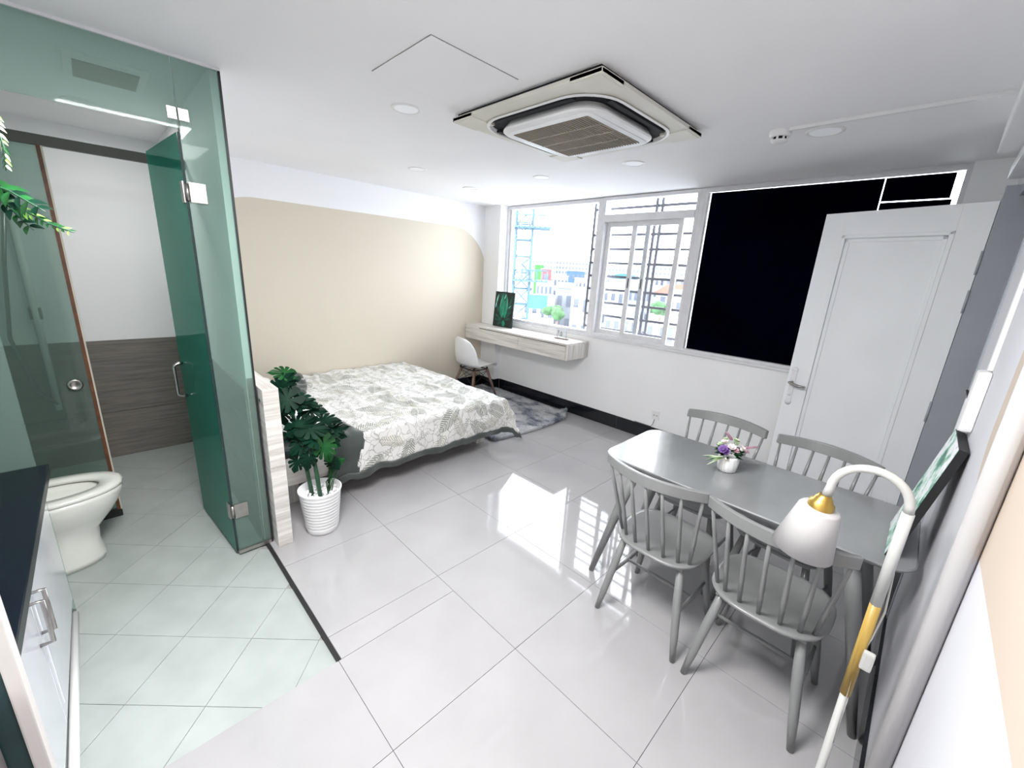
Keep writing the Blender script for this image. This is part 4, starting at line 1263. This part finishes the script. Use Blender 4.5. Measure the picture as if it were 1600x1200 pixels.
mb.grid(lambda u, v: cloth(AW - .004 + .048 * v, b0(AW) - .12 + (BW + .03 - b0(AW) + .12) * u, off=.004), 120, 3)
mb.grid(lambda u, v: cloth(A0_ + (AW + .035 - A0_) * u, BW - .004 + .045 * v, off=.004), 110, 3)
ob = mb.build('border', 'border_green', du)
sm_ = ob.modifiers.new('thick', 'SOLIDIFY'); sm_.thickness = .008; sm_.offset = -1
def pillow(name, c, w, d, h_, rz, mat, label, rx=0):
    MT = Matrix.Translation(c) @ Matrix.Rotation(rz, 4, 'Z') @ Matrix.Rotation(rx, 4, 'X')
    def top(sign):
        def fn(u, v):
            x = (u - .5) * 2; y = (v - .5) * 2
            e = max(0, (1 - abs(x) ** 2.6)) ** .5 * max(0, (1 - abs(y) ** 2.6)) ** .5
            px = x * w / 2 * (1 - .05 * (1 - y * y)); py = y * d / 2 * (1 - .06 * (1 - x * x))
            z = sign * (h_ / 2 * e + .006) + .008 * nz(x, y, 2.2, 1.7) * e
            return MT @ Vector((px, py, z))
        return fn
    mb = MB().grid(top(1), 22, 16).grid(top(-1), 22, 16)
    return one(name, mb, mat, label, 'pillow', c)
pillow('pillow', (-.90, -.272, .525), .62, .38, .13, .06, 'pillow_white', 'white pillow at the near end of the headboard')
pillow('pillow', (-1.75, -.272, .525), .62, .38, .13, -.05, 'pillow_white', 'white pillow nearest the wall behind the plant leaves')

# ================================================================== RUG
rg = thing('rug', 'shaggy blue grey rug under the desk with a curled corner', 'rug', (-1.3, 2.1, 0))
def rug_pt(u, v):
    x = -2.16 + (1.60 + .05 * math.sin(v * 3.1)) * u; y = 1.47 + 1.27 * v - .05 * u * v
    cu = max(0, (u - .86) / .14) * max(0, (v - .90) / .10)
    z = .024 + .004 * nz(x, y, 9) + .075 * cu ** 1.2
    return Vector((x - .05 * cu, y - .03 * cu, z))
mb = MB().grid(rug_pt, 90, 80)
ob = mb.build('pile', 'rug', rg)
sm_ = ob.modifiers.new('thick', 'SOLIDIFY'); sm_.thickness = .020; sm_.offset = -1
# tufts
rn = random.Random(5)
mb = MB()
for k in range(9000):
    u, v = rn.random(), rn.random()
    if k < 1500: u = rn.choice([0, 1]) if rn.random() < .5 else u; v = v if u in (0, 1) else rn.choice([0, 1])
    p = rug_pt(u, v); a = rn.uniform(0, 6.3); l_ = rn.uniform(.008, .018); w = .004
    t = Vector((math.cos(a) * l_ * .9, math.sin(a) * l_ * .9, l_ * .75)); s_ = Vector((-math.sin(a), math.cos(a), 0)) * w
    mb.add([p - s_, p + s_, p + t], [(0, 1, 2)])
o = mb.build('tufts', 'rug', rg); o['kind'] = 'stuff'

# ================================================================== WALL DESK
dk = thing('wall_desk', 'floating whitewashed desk with two drawers under the window', 'desk', (-1.35, 2.6, .72))
DX0, DX1, DY0, DY1 = XL + .003, -.490, 2.405, 2.805
DZ = .905
mb = MB().box((DX0, DY0, DZ - .022), (DX1, 2.697, DZ), .001).box((-1.943, 2.697, DZ - .022), (DX1, DY1, DZ), .001); mb.build('desktop', 'ash_x', dk)
bx((DX1 - .02, DY0 + .001, .72), (DX1, DY1, DZ - .0225), .001).build('side_panel', 'ash_z', dk)
bx((-1.90, DY1 - .03, .72), (DX1 - .021, DY1, DZ - .0225)).build('back_panel', 'ash_x', dk)
bx((DX0, DY0 + .022, .722), (DX1 - .021, 2.69, .734)).build('bottom_panel', 'ash_x', dk)
bx((DX0, DY0 + .003, .72), (-1.965, DY0 + .02, DZ - .023)).build('filler_panel', 'ash_x', dk)
bx((DX0 + .02, DY0 + .021, .736), (DX1 - .03, DY0 + .026, DZ - .024)).build('shadow_gap', 'slot_black', dk)
xs_ = [-1.963, -1.228, -.512]
for k in range(2):
    bx((xs_[k] + .0015, DY0, .721), (xs_[k + 1] - .0015, DY0 + .018, DZ - .031), .001).build('drawer', 'ash_x', dk)

# picture leaning on the desk
pc = thing('leaf_picture', 'tall dark green banana leaf picture leaning on the desk', 'picture', (-1.8, 2.66, DZ))
PW_, PH_ = .345, .455
MT = Matrix.Translation((-1.775, 2.645, DZ + .001)) @ Matrix.Rotation(R(2), 4, 'Z') @ Matrix.Rotation(R(-5), 4, 'X')
MB().box((-PW_ / 2, 0, 0), (PW_ / 2, .018, PH_), .001, MT).build('board', 'print_dark', pc)
def flat_leaf(mb, x0, z0, x1, z1, w, y, n=8):
    a = Vector((x0, 0, z0)); b_ = Vector((x1, 0, z1)); d = (b_ - a); s_ = Vector((-d.z, 0, d.x)).normalized()
    L1, L2 = [], []
    for k in range(n + 1):
        t = k / n; ww = w * math.sin(PI * min(1, t * .96 + .04)) ** .8
        p = a + d * t; 
        L1.append(MT @ (p + s_ * ww + Vector((0, y, 0)))); L2.append(MT @ (p - s_ * ww + Vector((0, y, 0))))
    vs = L1 + L2
    mb.add(vs, [(k, k + 1, n + 2 + k, n + 1 + k) for k in range(n)])
for mat, y, ls in (
    ('print_teal', -.0012, [(-.02, .10, -.15, .16, .018), (-.02, .09, -.16, .09, .014), (-.01, .12, -.15, .30, .022), (.04, .12, .15, .22, .015), (.05, .14, .16, .32, .016), (.03, .10, .14, .12, .014), (.0, .08, -.10, .02, .02), (.02, .42, -.12, .40, .03), (.06, .2, .15, .42, .02)]),
    ('print_green', -.0020, [(-.015, .12, -.035, .42, .048), (.030, .12, .045, .41, .036), (.03, .01, .015, .09, .028)]),
    ('print_light', -.0028, [(-.075, .24, -.03, .40, .004), (.062, .22, .058, .38, .004), (-.005, .12, .005, .36, .002), (-.14, .30, -.11, .42, .012), (-.15, .24, -.13, .33, .010), (.09, .25, .13, .29, .005), (.0, .36, .03, .43, .010)])):
    mb = MB()
    for (x0, z0, x1, z1_, w) in ls: flat_leaf(mb, x0, z0, x1, z1_, w, y)
    mb.build('print', mat, pc)

# acrylic calendar stand
cs = thing('acrylic_stand', 'small clear acrylic number stand on the desk end', 'sign', (-.78, 2.66, DZ))
MT = Matrix.Translation((-.745, 2.62, DZ + .001)) @ Matrix.Rotation(R(6), 4, 'Z')
MB().box((-.085, -.02, 0), (.085, .02, .010), .002, MT).build('base', 'walnut', cs)
MB().box((-.062, -.002, .010), (.062, .002, .118), .0005, MT).build('plate', 'window_glass', cs)
mb = MB()
for (a, b_) in (((-.063, -.003, .010), (-.060, .003, .119)), ((.060, -.003, .010), (.063, .003, .119)), ((-.063, -.003, .116), (.063, .003, .119))):
    mb.box(a, b_, 0, MT)
mb.build('edge', 'frame_grey', cs)
def text(body, size, mat, parent, MTX, name='lettering', ext=.0006):
    cu = bpy.data.curves.new(name, 'FONT'); cu.body = body; cu.size = size; cu.extrude = ext; cu.align_x = 'CENTER'; cu.align_y = 'CENTER'
    cu.materials.append(M[mat])
    o = bpy.data.objects.new(name, cu); COL.objects.link(o)
    o.matrix_world = MTX
    org = ORG[parent.name]
    o.parent = parent
    o.matrix_parent_inverse = Matrix.Translation(org).inverted()
    return o
def ring_digit(mb, cx, cz, w, h_, t, y):
    n = 24
    vo = []; vi = []
    for k in range(n):
        a = 2 * PI * k / n
        ex = abs(math.cos(a)) ** .7 * (1 if math.cos(a) > 0 else -1); ez = abs(math.sin(a)) ** .7 * (1 if math.sin(a) > 0 else -1)
        vo.append(MT @ Vector((cx + w * ex, y, cz + h_ * ez))); vi.append(MT @ Vector((cx + (w - t) * ex, y, cz + (h_ - t) * ez)))
    mb.add(vo + vi, [(k, (k + 1) % n, n + (k + 1) % n, n + k) for k in range(n)])
mb = MB(); ring_digit(mb, -.005, .058, .0125, .024, .0065, -.0035)
mb.build('number', 'black_frame', cs)
mb = MB()
rn = random.Random(2)
for k in range(5):
    for q in range(3):
        if rn.random() < .8: mb.box((-.050 + q * .006, -.0036, .040 + k * .012), (-.0455 + q * .006, -.0030, .047 + k * .012), 0, MT)
mb.build('small_print', 'black_frame', cs)

# ================================================================== SHELL CHAIR AT THE DESK
sc = thing('shell_chair', 'white plastic shell chair with brown splayed legs at the desk', 'chair', (-1.81, 2.20, 0))
SX, SY = -1.81, 2.22
def shell(u, v):
    # v along the profile from front lip to top of back; u across
    P = [(.235, .425), (.225, .447), (.15, .448), (.05, .438), (-.05, .430), (-.13, .437), (-.18, .475), (-.205, .54), (-.222, .62), (-.238, .70), (-.252, .775), (-.262, .820)]
    t = v * (len(P) - 1); k = min(int(t), len(P) - 2); f = t - k
    y = P[k][0] * (1 - f) + P[k + 1][0] * f; z = P[k][1] * (1 - f) + P[k + 1][1] * f
    W = [.17, .205, .225, .232, .232, .228, .225, .225, .215, .19, .155, .09]
    w = W[k] * (1 - f) + W[k + 1] * f
    s_ = (u - .5) * 2
    seatness = max(0, min(1, 1 - (v - .35) / .25)) if v > .35 else 1
    x = w * s_ 
    up = abs(s_) ** 2.6
    z2 = z + .045 * up * seatness * (1 if v > .15 else v / .15)
    y2 = y + (1 - seatness) * .085 * up * (1 - max(0, v - .8) * 2)
    if v > .45: z2 -= up * .03 * max(0, (v - .75)) * 4
    return Vector((SX + x, SY + y2, z2))
ob = MB().grid(shell, 24, 44).build('shell', 'white_plastic', sc)
sm_ = ob.modifiers.new('thick', 'SOLIDIFY'); sm_.thickness = .006; sm_.offset = 0
RZ = .026
for (sx, sy) in ((1, 1), (-1, 1), (1, -1), (-1, -1)):
    MB().tube([(SX + sx * .125, SY + sy * .105 + .01, .395), (SX + sx * .18, SY + sy * .16, .20), (SX + sx * .225, SY + sy * .205, RZ + .004)], [.019, .016, .011], 10).build('leg', 'walnut', sc)
for (a, b_) in (((1, 1), (-1, 1)), ((1, -1), (-1, -1)), ((1, 1), (1, -1)), ((-1, 1), (-1, -1))):
    for (p, q) in ((a, b_), (b_, a)):
        MB().tube([(SX + p[0] * .13, SY + p[1] * .11, .375), (SX + q[0] * .178, SY + q[1] * .158, .21)], .0035, 5).build('wire', 'black_wire', sc)
mb = MB()
for (a, b_) in (((1, 1), (-1, 1)), ((1, -1), (-1, -1)), ((1, 1), (1, -1)), ((-1, 1), (-1, -1))):
    mb.tube([(SX + a[0] * .13, SY + a[1] * .11, .395), (SX + b_[0] * .13, SY + b_[1] * .11, .395)], .007, 6)
for (sx, sy) in ((1, 1), (-1, 1), (1, -1), (-1, -1)):
    mb.tube([(SX + sx * .13, SY + sy * .11, .395), (SX + sx * .13, SY + sy * .11, .425)], .012, 6)
mb.build('seat_frame', 'black_wire', sc)

# socket on the window wall
so = thing('wall_socket', 'white double wall socket above the skirting with a short cable', 'socket', (.41, YB, .28))
bx((.375, YB - .010, .235), (.455, YB, .325), .003).build('plate', 'white_plastic', so)
mb = MB()
for xx in (.395, .405, .425, .435): mb.box((xx, YB - .0112, .272), (xx + .004, YB - .0098, .286))
mb.build('slots', 'black_wire', so)
MB().tube([(.41, YB - .006, .236), (.405, YB - .012, .19), (.385, YB - .010, .15), (.20, YB - .010, .152)], .003, 5).build('cable', 'steel_dark', so)

# ================================================================== DINING TABLE
TX0, TX1, TY0, TY1, TZ = 1.135, 2.325, .625, 1.200, .755
tb = thing('dining_table', 'grey painted dining table with rounded corners and splayed legs', 'table', ((TX0 + TX1) / 2, (TY0 + TY1) / 2, 0))
tcx, tcy = (TX0 + TX1) / 2, (TY0 + TY1) / 2
w_, d_ = TX1 - TX0, TY1 - TY0
ringlv = [(rrect(tcx, tcy, w_ - .03, d_ - .03, .075), TZ - .022), (rrect(tcx, tcy, w_ - .006, d_ - .006, .085), TZ - .010), (rrect(tcx, tcy, w_, d_, .088), TZ - .004), (rrect(tcx, tcy, w_ - .008, d_ - .008, .085), TZ)]
mb = MB(); vs = []; n = len(ringlv[0][0])
for pts, z in ringlv: vs += [(p[0], p[1], z) for p in pts]
fs = [tuple(range(n))[::-1], tuple(3 * n + k for k in range(n))]
for i in range(3):
    for k in range(n): fs.append((i * n + k, i * n + (k + 1) % n, (i + 1) * n + (k + 1) % n, (i + 1) * n + k))
mb.add(vs, fs); mb.build('tabletop', 'table_grey', tb)
mb = MB()
ix, iy = .16, .10
for lo, hi in (((TX0 + ix, TY0 + iy, TZ - .075), (TX1 - ix, TY0 + iy + .02, TZ - .0225)), ((TX0 + ix, TY1 - iy - .02, TZ - .075), (TX1 - ix, TY1 - iy, TZ - .0225)), ((TX0 + ix, TY0 + iy, TZ - .075), (TX0 + ix + .02, TY1 - iy, TZ - .0225)), ((TX1 - ix - .02, TY0 + iy, TZ - .075), (TX1 - ix, TY1 - iy, TZ - .0225))):
    mb.box(lo, hi, .001)
mb.build('apron', 'grey_paint', tb)
for (sx, sy, fx, fy) in ((0, 0, 1.128, .690), (0, 1, 1.128, 1.165), (1, 0, 2.315, .690), (1, 1, 2.315, 1.165)):
    tx = (TX0 + ix + .01) if sx == 0 else (TX1 - ix - .01); ty = (TY0 + iy + .01) if sy == 0 else (TY1 - iy - .01)
    MB().tube([(tx, ty, TZ - .024), (tx * .6 + fx * .4, ty * .6 + fy * .4, TZ * .6), (fx, fy, .001)], [.027, .025, .0145], 14).build('leg', 'grey_paint', tb)

# ================================================================== SPINDLE BACK CHAIRS
def spindle_chair(label, x, y, rz):
    t = thing('dining_chair', label, 'chair', (0, 0, 0), 'grey spindle back chairs round the table')
    # local: seat faces +y, centre of seat at origin, floor z 0
    SW, SD_ = .205, .200
    n = 40
    def outline(k, s=1.0):
        a = 2 * PI * k / n
        c_, s_ = math.cos(a), math.sin(a)
        e = .62
        xx = SW * abs(c_) ** e * (1 if c_ > 0 else -1); yy = SD_ * abs(s_) ** e * (1 if s_ > 0 else -1)
        if yy < 0: xx *= 1 - .10 * (yy / SD_) ** 2; 
        return (xx * s, yy * s + .0)
    lv = [(.90, .425), (.98, .432), (1.0, .440), (.985, .447), (.90, .446), (.6, .441), (.25, .4385)]
    vs = []
    for s_, z in lv:
        for k in range(n):
            q = outline(k, s_); vs.append((q[0], q[1], z))
    fs = [tuple(range(n))[::-1], tuple((len(lv) - 1) * n + k for k in range(n))]
    for i in range(len(lv) - 1):
        for k in range(n): fs.append((i * n + k, i * n + (k + 1) % n, (i + 1) * n + (k + 1) % n, (i + 1) * n + k))
    MB().add(vs, fs, True).build('seat', 'grey_paint', t)
    LEG = {}
    for (sx, sy) in ((-1, -1), (1, -1), (-1, 1), (1, 1)):
        top = Vector((sx * .135, sy * .125, .430)); bot = Vector((sx * .200, sy * (.195 if sy < 0 else .195), .001))
        LEG[(sx, sy)] = (top, bot)
        MB().tube([top, top.lerp(bot, .35), top.lerp(bot, .75), bot], [.0145, .0185, .0165, .0115], 12).build('leg', 'grey_paint', t)
    def at_(sx, sy, f): return LEG[(sx, sy)][0].lerp(LEG[(sx, sy)][1], f)
    for sx in (-1, 1):
        a, b_ = at_(sx, -1, .52), at_(sx, 1, .52)
        MB().tube([a, (a + b_) / 2, b_], [.006, .010, .006], 8).build('stretcher', 'grey_paint', t)
    a = (at_(-1, -1, .52) + at_(-1, 1, .52)) / 2; b_ = (at_(1, -1, .52) + at_(1, 1, .52)) / 2
    MB().tube([a, (a + b_) / 2, b_], [.007, .010, .007], 8).build('stretcher', 'grey_paint', t)
    for (sx) in (-1, 1):
        MB().box((sx * .135 - .02, -.150, .415), (sx * .135 + .02, .150, .4262), .002).build('seat_batten', 'grey_paint', t)
    # crest rail, bent
    zr0, zr1 = .808, .862
    def rc(s_):   # centre line, s -1..1
        return Vector((s_ * .222, -.292 + .075 * s_ * s_, 0))
    m_ = 20; vs = []; fs = []
    for k in range(m_ + 1):
        s_ = -1 + 2 * k / m_
        p = rc(s_); tn = Vector((.222, .15 * s_, 0)).normalized(); nn_ = Vector((-tn.y, tn.x, 0))
        h0, h1 = zr0 + .004 * abs(s_), zr1 - .004 * s_ * s_
        th = .0095
        for (q, z) in ((-1, h0), (1, h0), (1.0, h1), (-1.0, h1)):
            lean = -.010 * ((z - zr0) / (zr1 - zr0))
            vs.append((p.x + nn_.x * th * q, p.y + nn_.y * th * q + lean, z))
    for k in range(m_):
        for j in range(4):
            fs.append((k * 4 + j, k * 4 + (j + 1) % 4, (k + 1) * 4 + (j + 1) % 4, (k + 1) * 4 + j))
    fs += [(0, 3, 2, 1), tuple(m_ * 4 + j for j in range(4))]
    ob = MB().add(vs, fs).build('crest_rail', 'grey_paint', t)
    bv = ob.modifiers.new('bevel', 'BEVEL'); bv.width = .003; bv.segments = 2
    for k in range(7):
        s_ = -1 + 2 * k / 6
        top = rc(s_ * .93); top.z = zr0 + .004; 
        a = s_ * 1.18
        bot = Vector((.166 * math.sin(a) / math.sin(1.18), -.165 + .050 * (1 - math.cos(a)) / (1 - math.cos(1.18)), .444))
        MB().tube([bot, bot.lerp(top, .35), bot.lerp(top, .7), top], [.0075, .0095, .0080, .0062], 9).build('spindle', 'grey_paint', t)
    t.location = (x, y, 0); t.rotation_euler = (0, 0, rz)
    return t
spindle_chair('grey spindle chair tucked under the left end of the near long side', 1.512, .672, R(-1))
spindle_chair('grey spindle chair partly behind the white lampshade', 1.968, .650, R(-1))
spindle_chair('grey spindle chair behind the flower pot across the table', 1.452, 1.195, R(178))
spindle_chair('grey spindle chair in front of the open white door', 1.915, 1.150, R(170))

# ================================================================== FLOWER POT ON THE TABLE
FX, FY = 1.640, .945
fp = thing('flower_pot', 'white ribbed pot of pink and purple artificial flowers on the dining table', 'flower arrangement', (FX, FY, TZ))
mb = MB(); n = 48
lv = [(.034, .001), (.038, .005), (.0415, .03), (.044, .055), (.046, .074), (.044, .080), (.041, .080), (.039, .066)]
vs = []
for r, z in lv:
    for k in range(n):
        a = 2 * PI * k / n; rr = r * (1 + (.075 * abs(math.sin(a * 7 + z * 14)) if .004 < z < .07 else 0))
        vs.append((FX + rr * math.cos(a), FY + rr * math.sin(a), TZ + z))
fs = [tuple(range(n))[::-1], tuple((len(lv) - 1) * n + k for k in range(n))]
for i in range(len(lv) - 1):
    for k in range(n): fs.append((i * n + k, i * n + (k + 1) % n, (i + 1) * n + (k + 1) % n, (i + 1) * n + k))
mb.add(vs, fs, True); mb.build('pot', 'pot_white', fp)
IR = Vector((.70, .71, 0)); IT = Vector((.71, -.70, 0))    # across and towards the camera side
def FP(r_, t_, z): return Vector((FX, FY, TZ)) + IR * r_ + IT * t_ + Vector((0, 0, z))
rn = random.Random(21)
# bow of twine
MB().tube([FP(-.038, .03, .074), FP(-.050, .03, .082), FP(-.046, .04, .070), FP(-.030, .04, .074), FP(-.020, .042, .082), FP(-.028, .043, .068), FP(-.038, .03, .074)], .0018, 5).tube([FP(-.03, .035, .074), FP(-.045, .04, .045), FP(-.047, .042, .02)], .0012, 5).build('twine', 'curtain_beige', fp)
# foliage
for k in range(70):
    a = rn.uniform(0, 6.28); el = rn.uniform(-.1, 1.2); r = rn.uniform(.015, .05)
    p = FP(.038 * math.cos(a) * .8, .035 * math.sin(a) * .8, .078 + .03 * rn.random())
    tip = IR * math.cos(a) + IT * math.sin(a) + Vector((0, 0, math.tan(el) * .6))
    vs, fs = lance(rn.uniform(.025, .045), rn.uniform(.005, .009))
    mt2 = frame_from(tip, Vector((0, 0, 1)) + IT * .4); mt2.translation = p
    MB().add(vs, fs, True, mt2).build('leaf', rn.choice(['leaf_dark', 'leaf_mid', 'leaf_mid']), fp)
def bloom(c, r, mat, petals=9, name='flower'):
    mb = MB()
    ax = (c - FP(0, 0, .06)).normalized()
    fm = frame_from(ax.orthogonal(), ax)
    for ring_, (rr, tilt) in enumerate(((1.0, .5), (.75, .9), (.45, 1.25))):
        for k in range(petals - ring_ * 2):
            a = 2 * PI * k / (petals - ring_ * 2) + ring_
            d = Vector((math.cos(a), math.sin(a), 0)); s_ = Vector((-math.sin(a), math.cos(a), 0))
            o_ = Vector((0, 0, 0)); t_ = d * math.cos(tilt) * r * rr + Vector((0, 0, math.sin(tilt) * r * rr))
            w_p = r * .42
            mb.add([o_, o_ + t_ * .6 + s_ * w_p, o_ + t_, o_ + t_ * .6 - s_ * w_p], [(0, 1, 2, 3)], True, Matrix.Translation(c) @ fm)
    mb.sphere(tuple(c), r * .42, 8, 6)
    return mb.build(name, mat, fp)
for (r_, t_, z, s_, m_) in ((-.012, .03, .125, .020, 'cream_petal'), (.004, .035, .113, .017, 'pink'), (.034, .028, .120, .020, 'cream_petal'), (.052, .015, .112, .019, 'pink'), (.018, .0, .148, .018, 'cream_petal'), (-.03, .0, .140, .018, 'cream_petal'),
    (-.045, .03, .113, .023, 'purple'), (-.035, .037, .106, .018, 'purple'), (-.022, -.01, .150, .014, 'green_white'), (.008, .01, .155, .014, 'green_white'), (.012, .018, .142, .014, 'green_white'), (.03, -.02, .137, .018, 'cream_petal'), (.06, .02, .105, .016, 'pink'), (-.045, .0, .128, .016, 'green_white')):
    bloom(FP(r_ * 1.1, t_, z + .004), s_ * 1.18, m_, 11 if m_ == 'purple' else 8)
def spike(p0, p1, r, mat):
    mb = MB(); n = 16
    for k in range(n):
        t = k / n; c = p0.lerp(p1, t); rr = r * (1 - .75 * t) * (.6 + .4 * min(1, t * 5))
        for q in range(5):
            a = q * 1.257 + k * .7
            d = Vector((math.cos(a), math.sin(a), .3)) * rr
            mb.sphere(tuple(c + d), .0032, 5, 4)
    mb.tube([p0, p1], .0015, 5)
    mb.build('flower_spike', mat, fp)
spike(FP(.0, -.01, .155), FP(-.032, -.01, .192), .008, 'mauve')
spike(FP(.055, .01, .120), FP(.122, .01, .132), .009, 'mauve')
for k in range(16):
    p0 = FP(-.04 + rn.uniform(-.008, .008), .03, .082); a = rn.uniform(-.7, .5)
    p1 = p0 - IR * rn.uniform(.03, .10) + Vector((0, 0, a * .04)) + IT * rn.uniform(-.01, .03)
    vs, fs = lance((p1 - p0).length, .0035, .1); mt2 = frame_from(p1 - p0, Vector((0, 0, 1)) + IT * .3); mt2.translation = p0
    MB().add(vs, fs, True, mt2).build('leaf', rn.choice(['leaf_mid', 'leaf_light', 'green_white']), fp)

# ================================================================== CANVAS LEANING AT THE TABLE END
cv = thing('canvas_picture', 'pale leaf print canvas with black sides leaning on the wall at the table end', 'picture', (2.25, .85, TZ))
lean = math.atan2(2.318 - 2.238, .425)
MT = Matrix.Translation((2.238, .70, TZ + .001)) @ Matrix.Rotation(lean, 4, 'Y')
MB().box((0.0015, 0, 0), (.024, .29, .43), .001, MT).build('stretcher_frame', 'black_frame', cv)
MB().box((0, .003, .003), (.0014, .287, .427), 0, MT).build('print', 'canvas_print', cv)

# ================================================================== FLOOR LAMP
LX, LY = 2.243, .35
lp = thing('floor_lamp', 'white arched floor lamp with brass socket and wooden grip', 'lamp', (LX, LY, 0))
MB().lathe([(.125, .001), (.125, .012), (.118, .018), (.02, .022), (.012, .04)], (LX - .035, LY - .13, 0), 32).build('base', 'lamp_white', lp)
MB().tube([(LX - .035, LY - .13, .03), (LX - .005, LY - .03, .035), (LX + .004, LY, .06), (LX, LY, .44)], .0115, 12).build('pole', 'lamp_white', lp)
MB().tube([(LX, LY, .44), (LX - .001, LY, .77)], .0135, 12).build('grip', 'gold_wood', lp)
MB().tube([(LX - .001, LY, .77), (LX, LY, 1.065)], .0135, 12).build('pole', 'lamp_white', lp)
pts = []
for k in range(17):
    a = PI * k / 16
    pts.append((LX - .085 + .085 * math.cos(a), LY, 1.065 + .090 * math.sin(a) ** .9 if 0 < k < 16 else 1.065))
pts.append((LX - .175, LY, 1.036))
MB().tube(pts, .0115, 12).build('arch', 'lamp_white', lp)
AXT = Matrix.Translation((LX - .175, LY, 1.040)) @ Matrix.Rotation(R(6), 4, 'Y') @ Matrix.Scale(1.12, 4)
MB().lathe([(.014, 0), (.016, -.006), (.020, -.010), (.022, -.018), (.029, -.024), (.030, -.044), (.031, -.048), (.026, -.052)], n=24, mat=AXT).build('socket', 'brass', lp)
ob = MB().lathe([(.020, -.038), (.044, -.040), (.048, -.046), (.073, -.175), (.0715, -.175), (.046, -.048), (.020, -.043)], n=40, mat=AXT, capb=False, capt=False).build('shade', 'shade_white', lp)
MB().sphere((LX - .183, LY, .935), .028, 14, 10).build('bulb', 'mirror_lamp', lp)
MB().tube([(LX + .012, LY + .01, .88), (LX + .022, LY + .012, .75), (LX + .014, LY + .0, .66), (LX - .0, LY - .01, .57), (LX + .006, LY - .01, .40), (LX + .01, LY - .005, .25)], .0028, 6).build('cord', 'lamp_white', lp)
MB().box((LX + .006, LY - .026, .565), (LX + .034, LY - .008, .625), .007).build('switch', 'lamp_white', lp)

# ================================================================== RIGHT WALL FITTINGS
wp = one('wall_pipe', MB().tube([(XR - .020, .09, .002), (XR - .020, .09, 2.28)], .020, 14), 'pipe_white', 'white vertical pipe on the right wall across the peach paint', 'pipe', (XR - .02, .09, 0))
ip = thing('door_intercom', 'white electric door box on the wall beside the entrance', 'intercom', (XR, .93, 1.25))
bx((XR - .032, .86, 1.20), (XR, .935, 1.40), .010).build('case', 'white_plastic', ip)
bx((XR - .026, .965, 1.16), (XR, 1.05, 1.28), .004).build('junction_box', 'white_plastic', ip)
MB().tube([(XR - .02, 1.0, 1.28), (XR - .03, 1.03, 1.31), (XR - .012, 1.05, 1.26), (XR - .02, 1.08, 1.24)], .004, 5).build('wire', 'black_wire', ip)
one('cable_cover', bx((XR - .012, .905, 1.402), (XR, .93, 2.19), .002), 'white_plastic', 'thin white cable cover rising from the door box', 'trunking', (XR, .92, 1.4))

# ================================================================== HANGING PLANT AT THE LEFT EDGE
hp = thing('hanging_plant', 'trailing artificial fern leaves at the left edge before the glass', 'plant', (.55, -1.42, 1.9))
MB().lathe([(.05, 0), (.075, .06), (.08, .11), (.076, .112), (.07, .10)], (.52, -1.46, 1.86), 24).build('pot', 'pot_white', hp)
MB().tube([(.52, -1.46, 1.965), (.52, -1.46, 2.414)], .003, 5).build('hanger', 'black_wire', hp)
rn = random.Random(9)
def vine(pts, L0, W0, mats, step=.018, droop=.3):
    ps = [Vector(p) for p in pts]
    MB().tube(ps, [.0022] * (len(ps) - 1) + [.001], 5).build('stem', 'stem', hp)
    tot = 0
    for i in range(len(ps) - 1):
        seg = ps[i + 1] - ps[i]; m_ = max(1, int(seg.length / step))
        for k in range(m_):
            t = (i + k / m_) / (len(ps) - 1)
            p = ps[i] + seg * (k / m_)
            for s_ in (-1, 1):
                side = seg.normalized().cross(Vector((.5, -.4, .8))).normalized() * s_
                tip = seg.normalized() * rn.uniform(.5, 1.1) + side * rn.uniform(.6, 1.0) + Vector((0, 0, -droop * rn.random()))
                l_ = L0 * rn.uniform(.7, 1.15) * (1 - .5 * t)
                vs, fs = lance(l_, W0 * rn.uniform(.8, 1.2) * (1 - .4 * t), .2)
                mt2 = frame_from(tip, Vector((.7, -.5, .6)) + side * .4); mt2.translation = p
                MB().add(vs, fs, True, mt2).build('leaf', rn.choice(mats), hp)
vine([(.55, -1.43, 1.96), (.56, -1.36, 1.90), (.64, -1.245, 1.755), (.69, -1.20, 1.735), (.73, -1.175, 1.715), (.765, -1.150, 1.695)], .058, .0115, ['leaf_dark', 'leaf_mid', 'leaf_mid'], .022)
vine([(.72, -1.19, 1.70), (.76, -1.15, 1.672), (.79, -1.13, 1.662), (.812, -1.112, 1.655)], .022, .004, ['leaf_light', 'leaf_mid', 'leaf_light'], .011)
vine([(.64, -1.245, 1.76), (.68, -1.21, 1.71), (.71, -1.19, 1.675), (.735, -1.175, 1.655)], .040, .010, ['leaf_mid', 'leaf_dark'], .014)
vine([(.52, -1.44, 1.965), (.60, -1.28, 1.97), (.635, -1.20, 1.90), (.645, -1.195, 1.83), (.65, -1.2, 1.78)], .030, .004, ['leaf_light', 'green_white', 'leaf_mid'], .012)
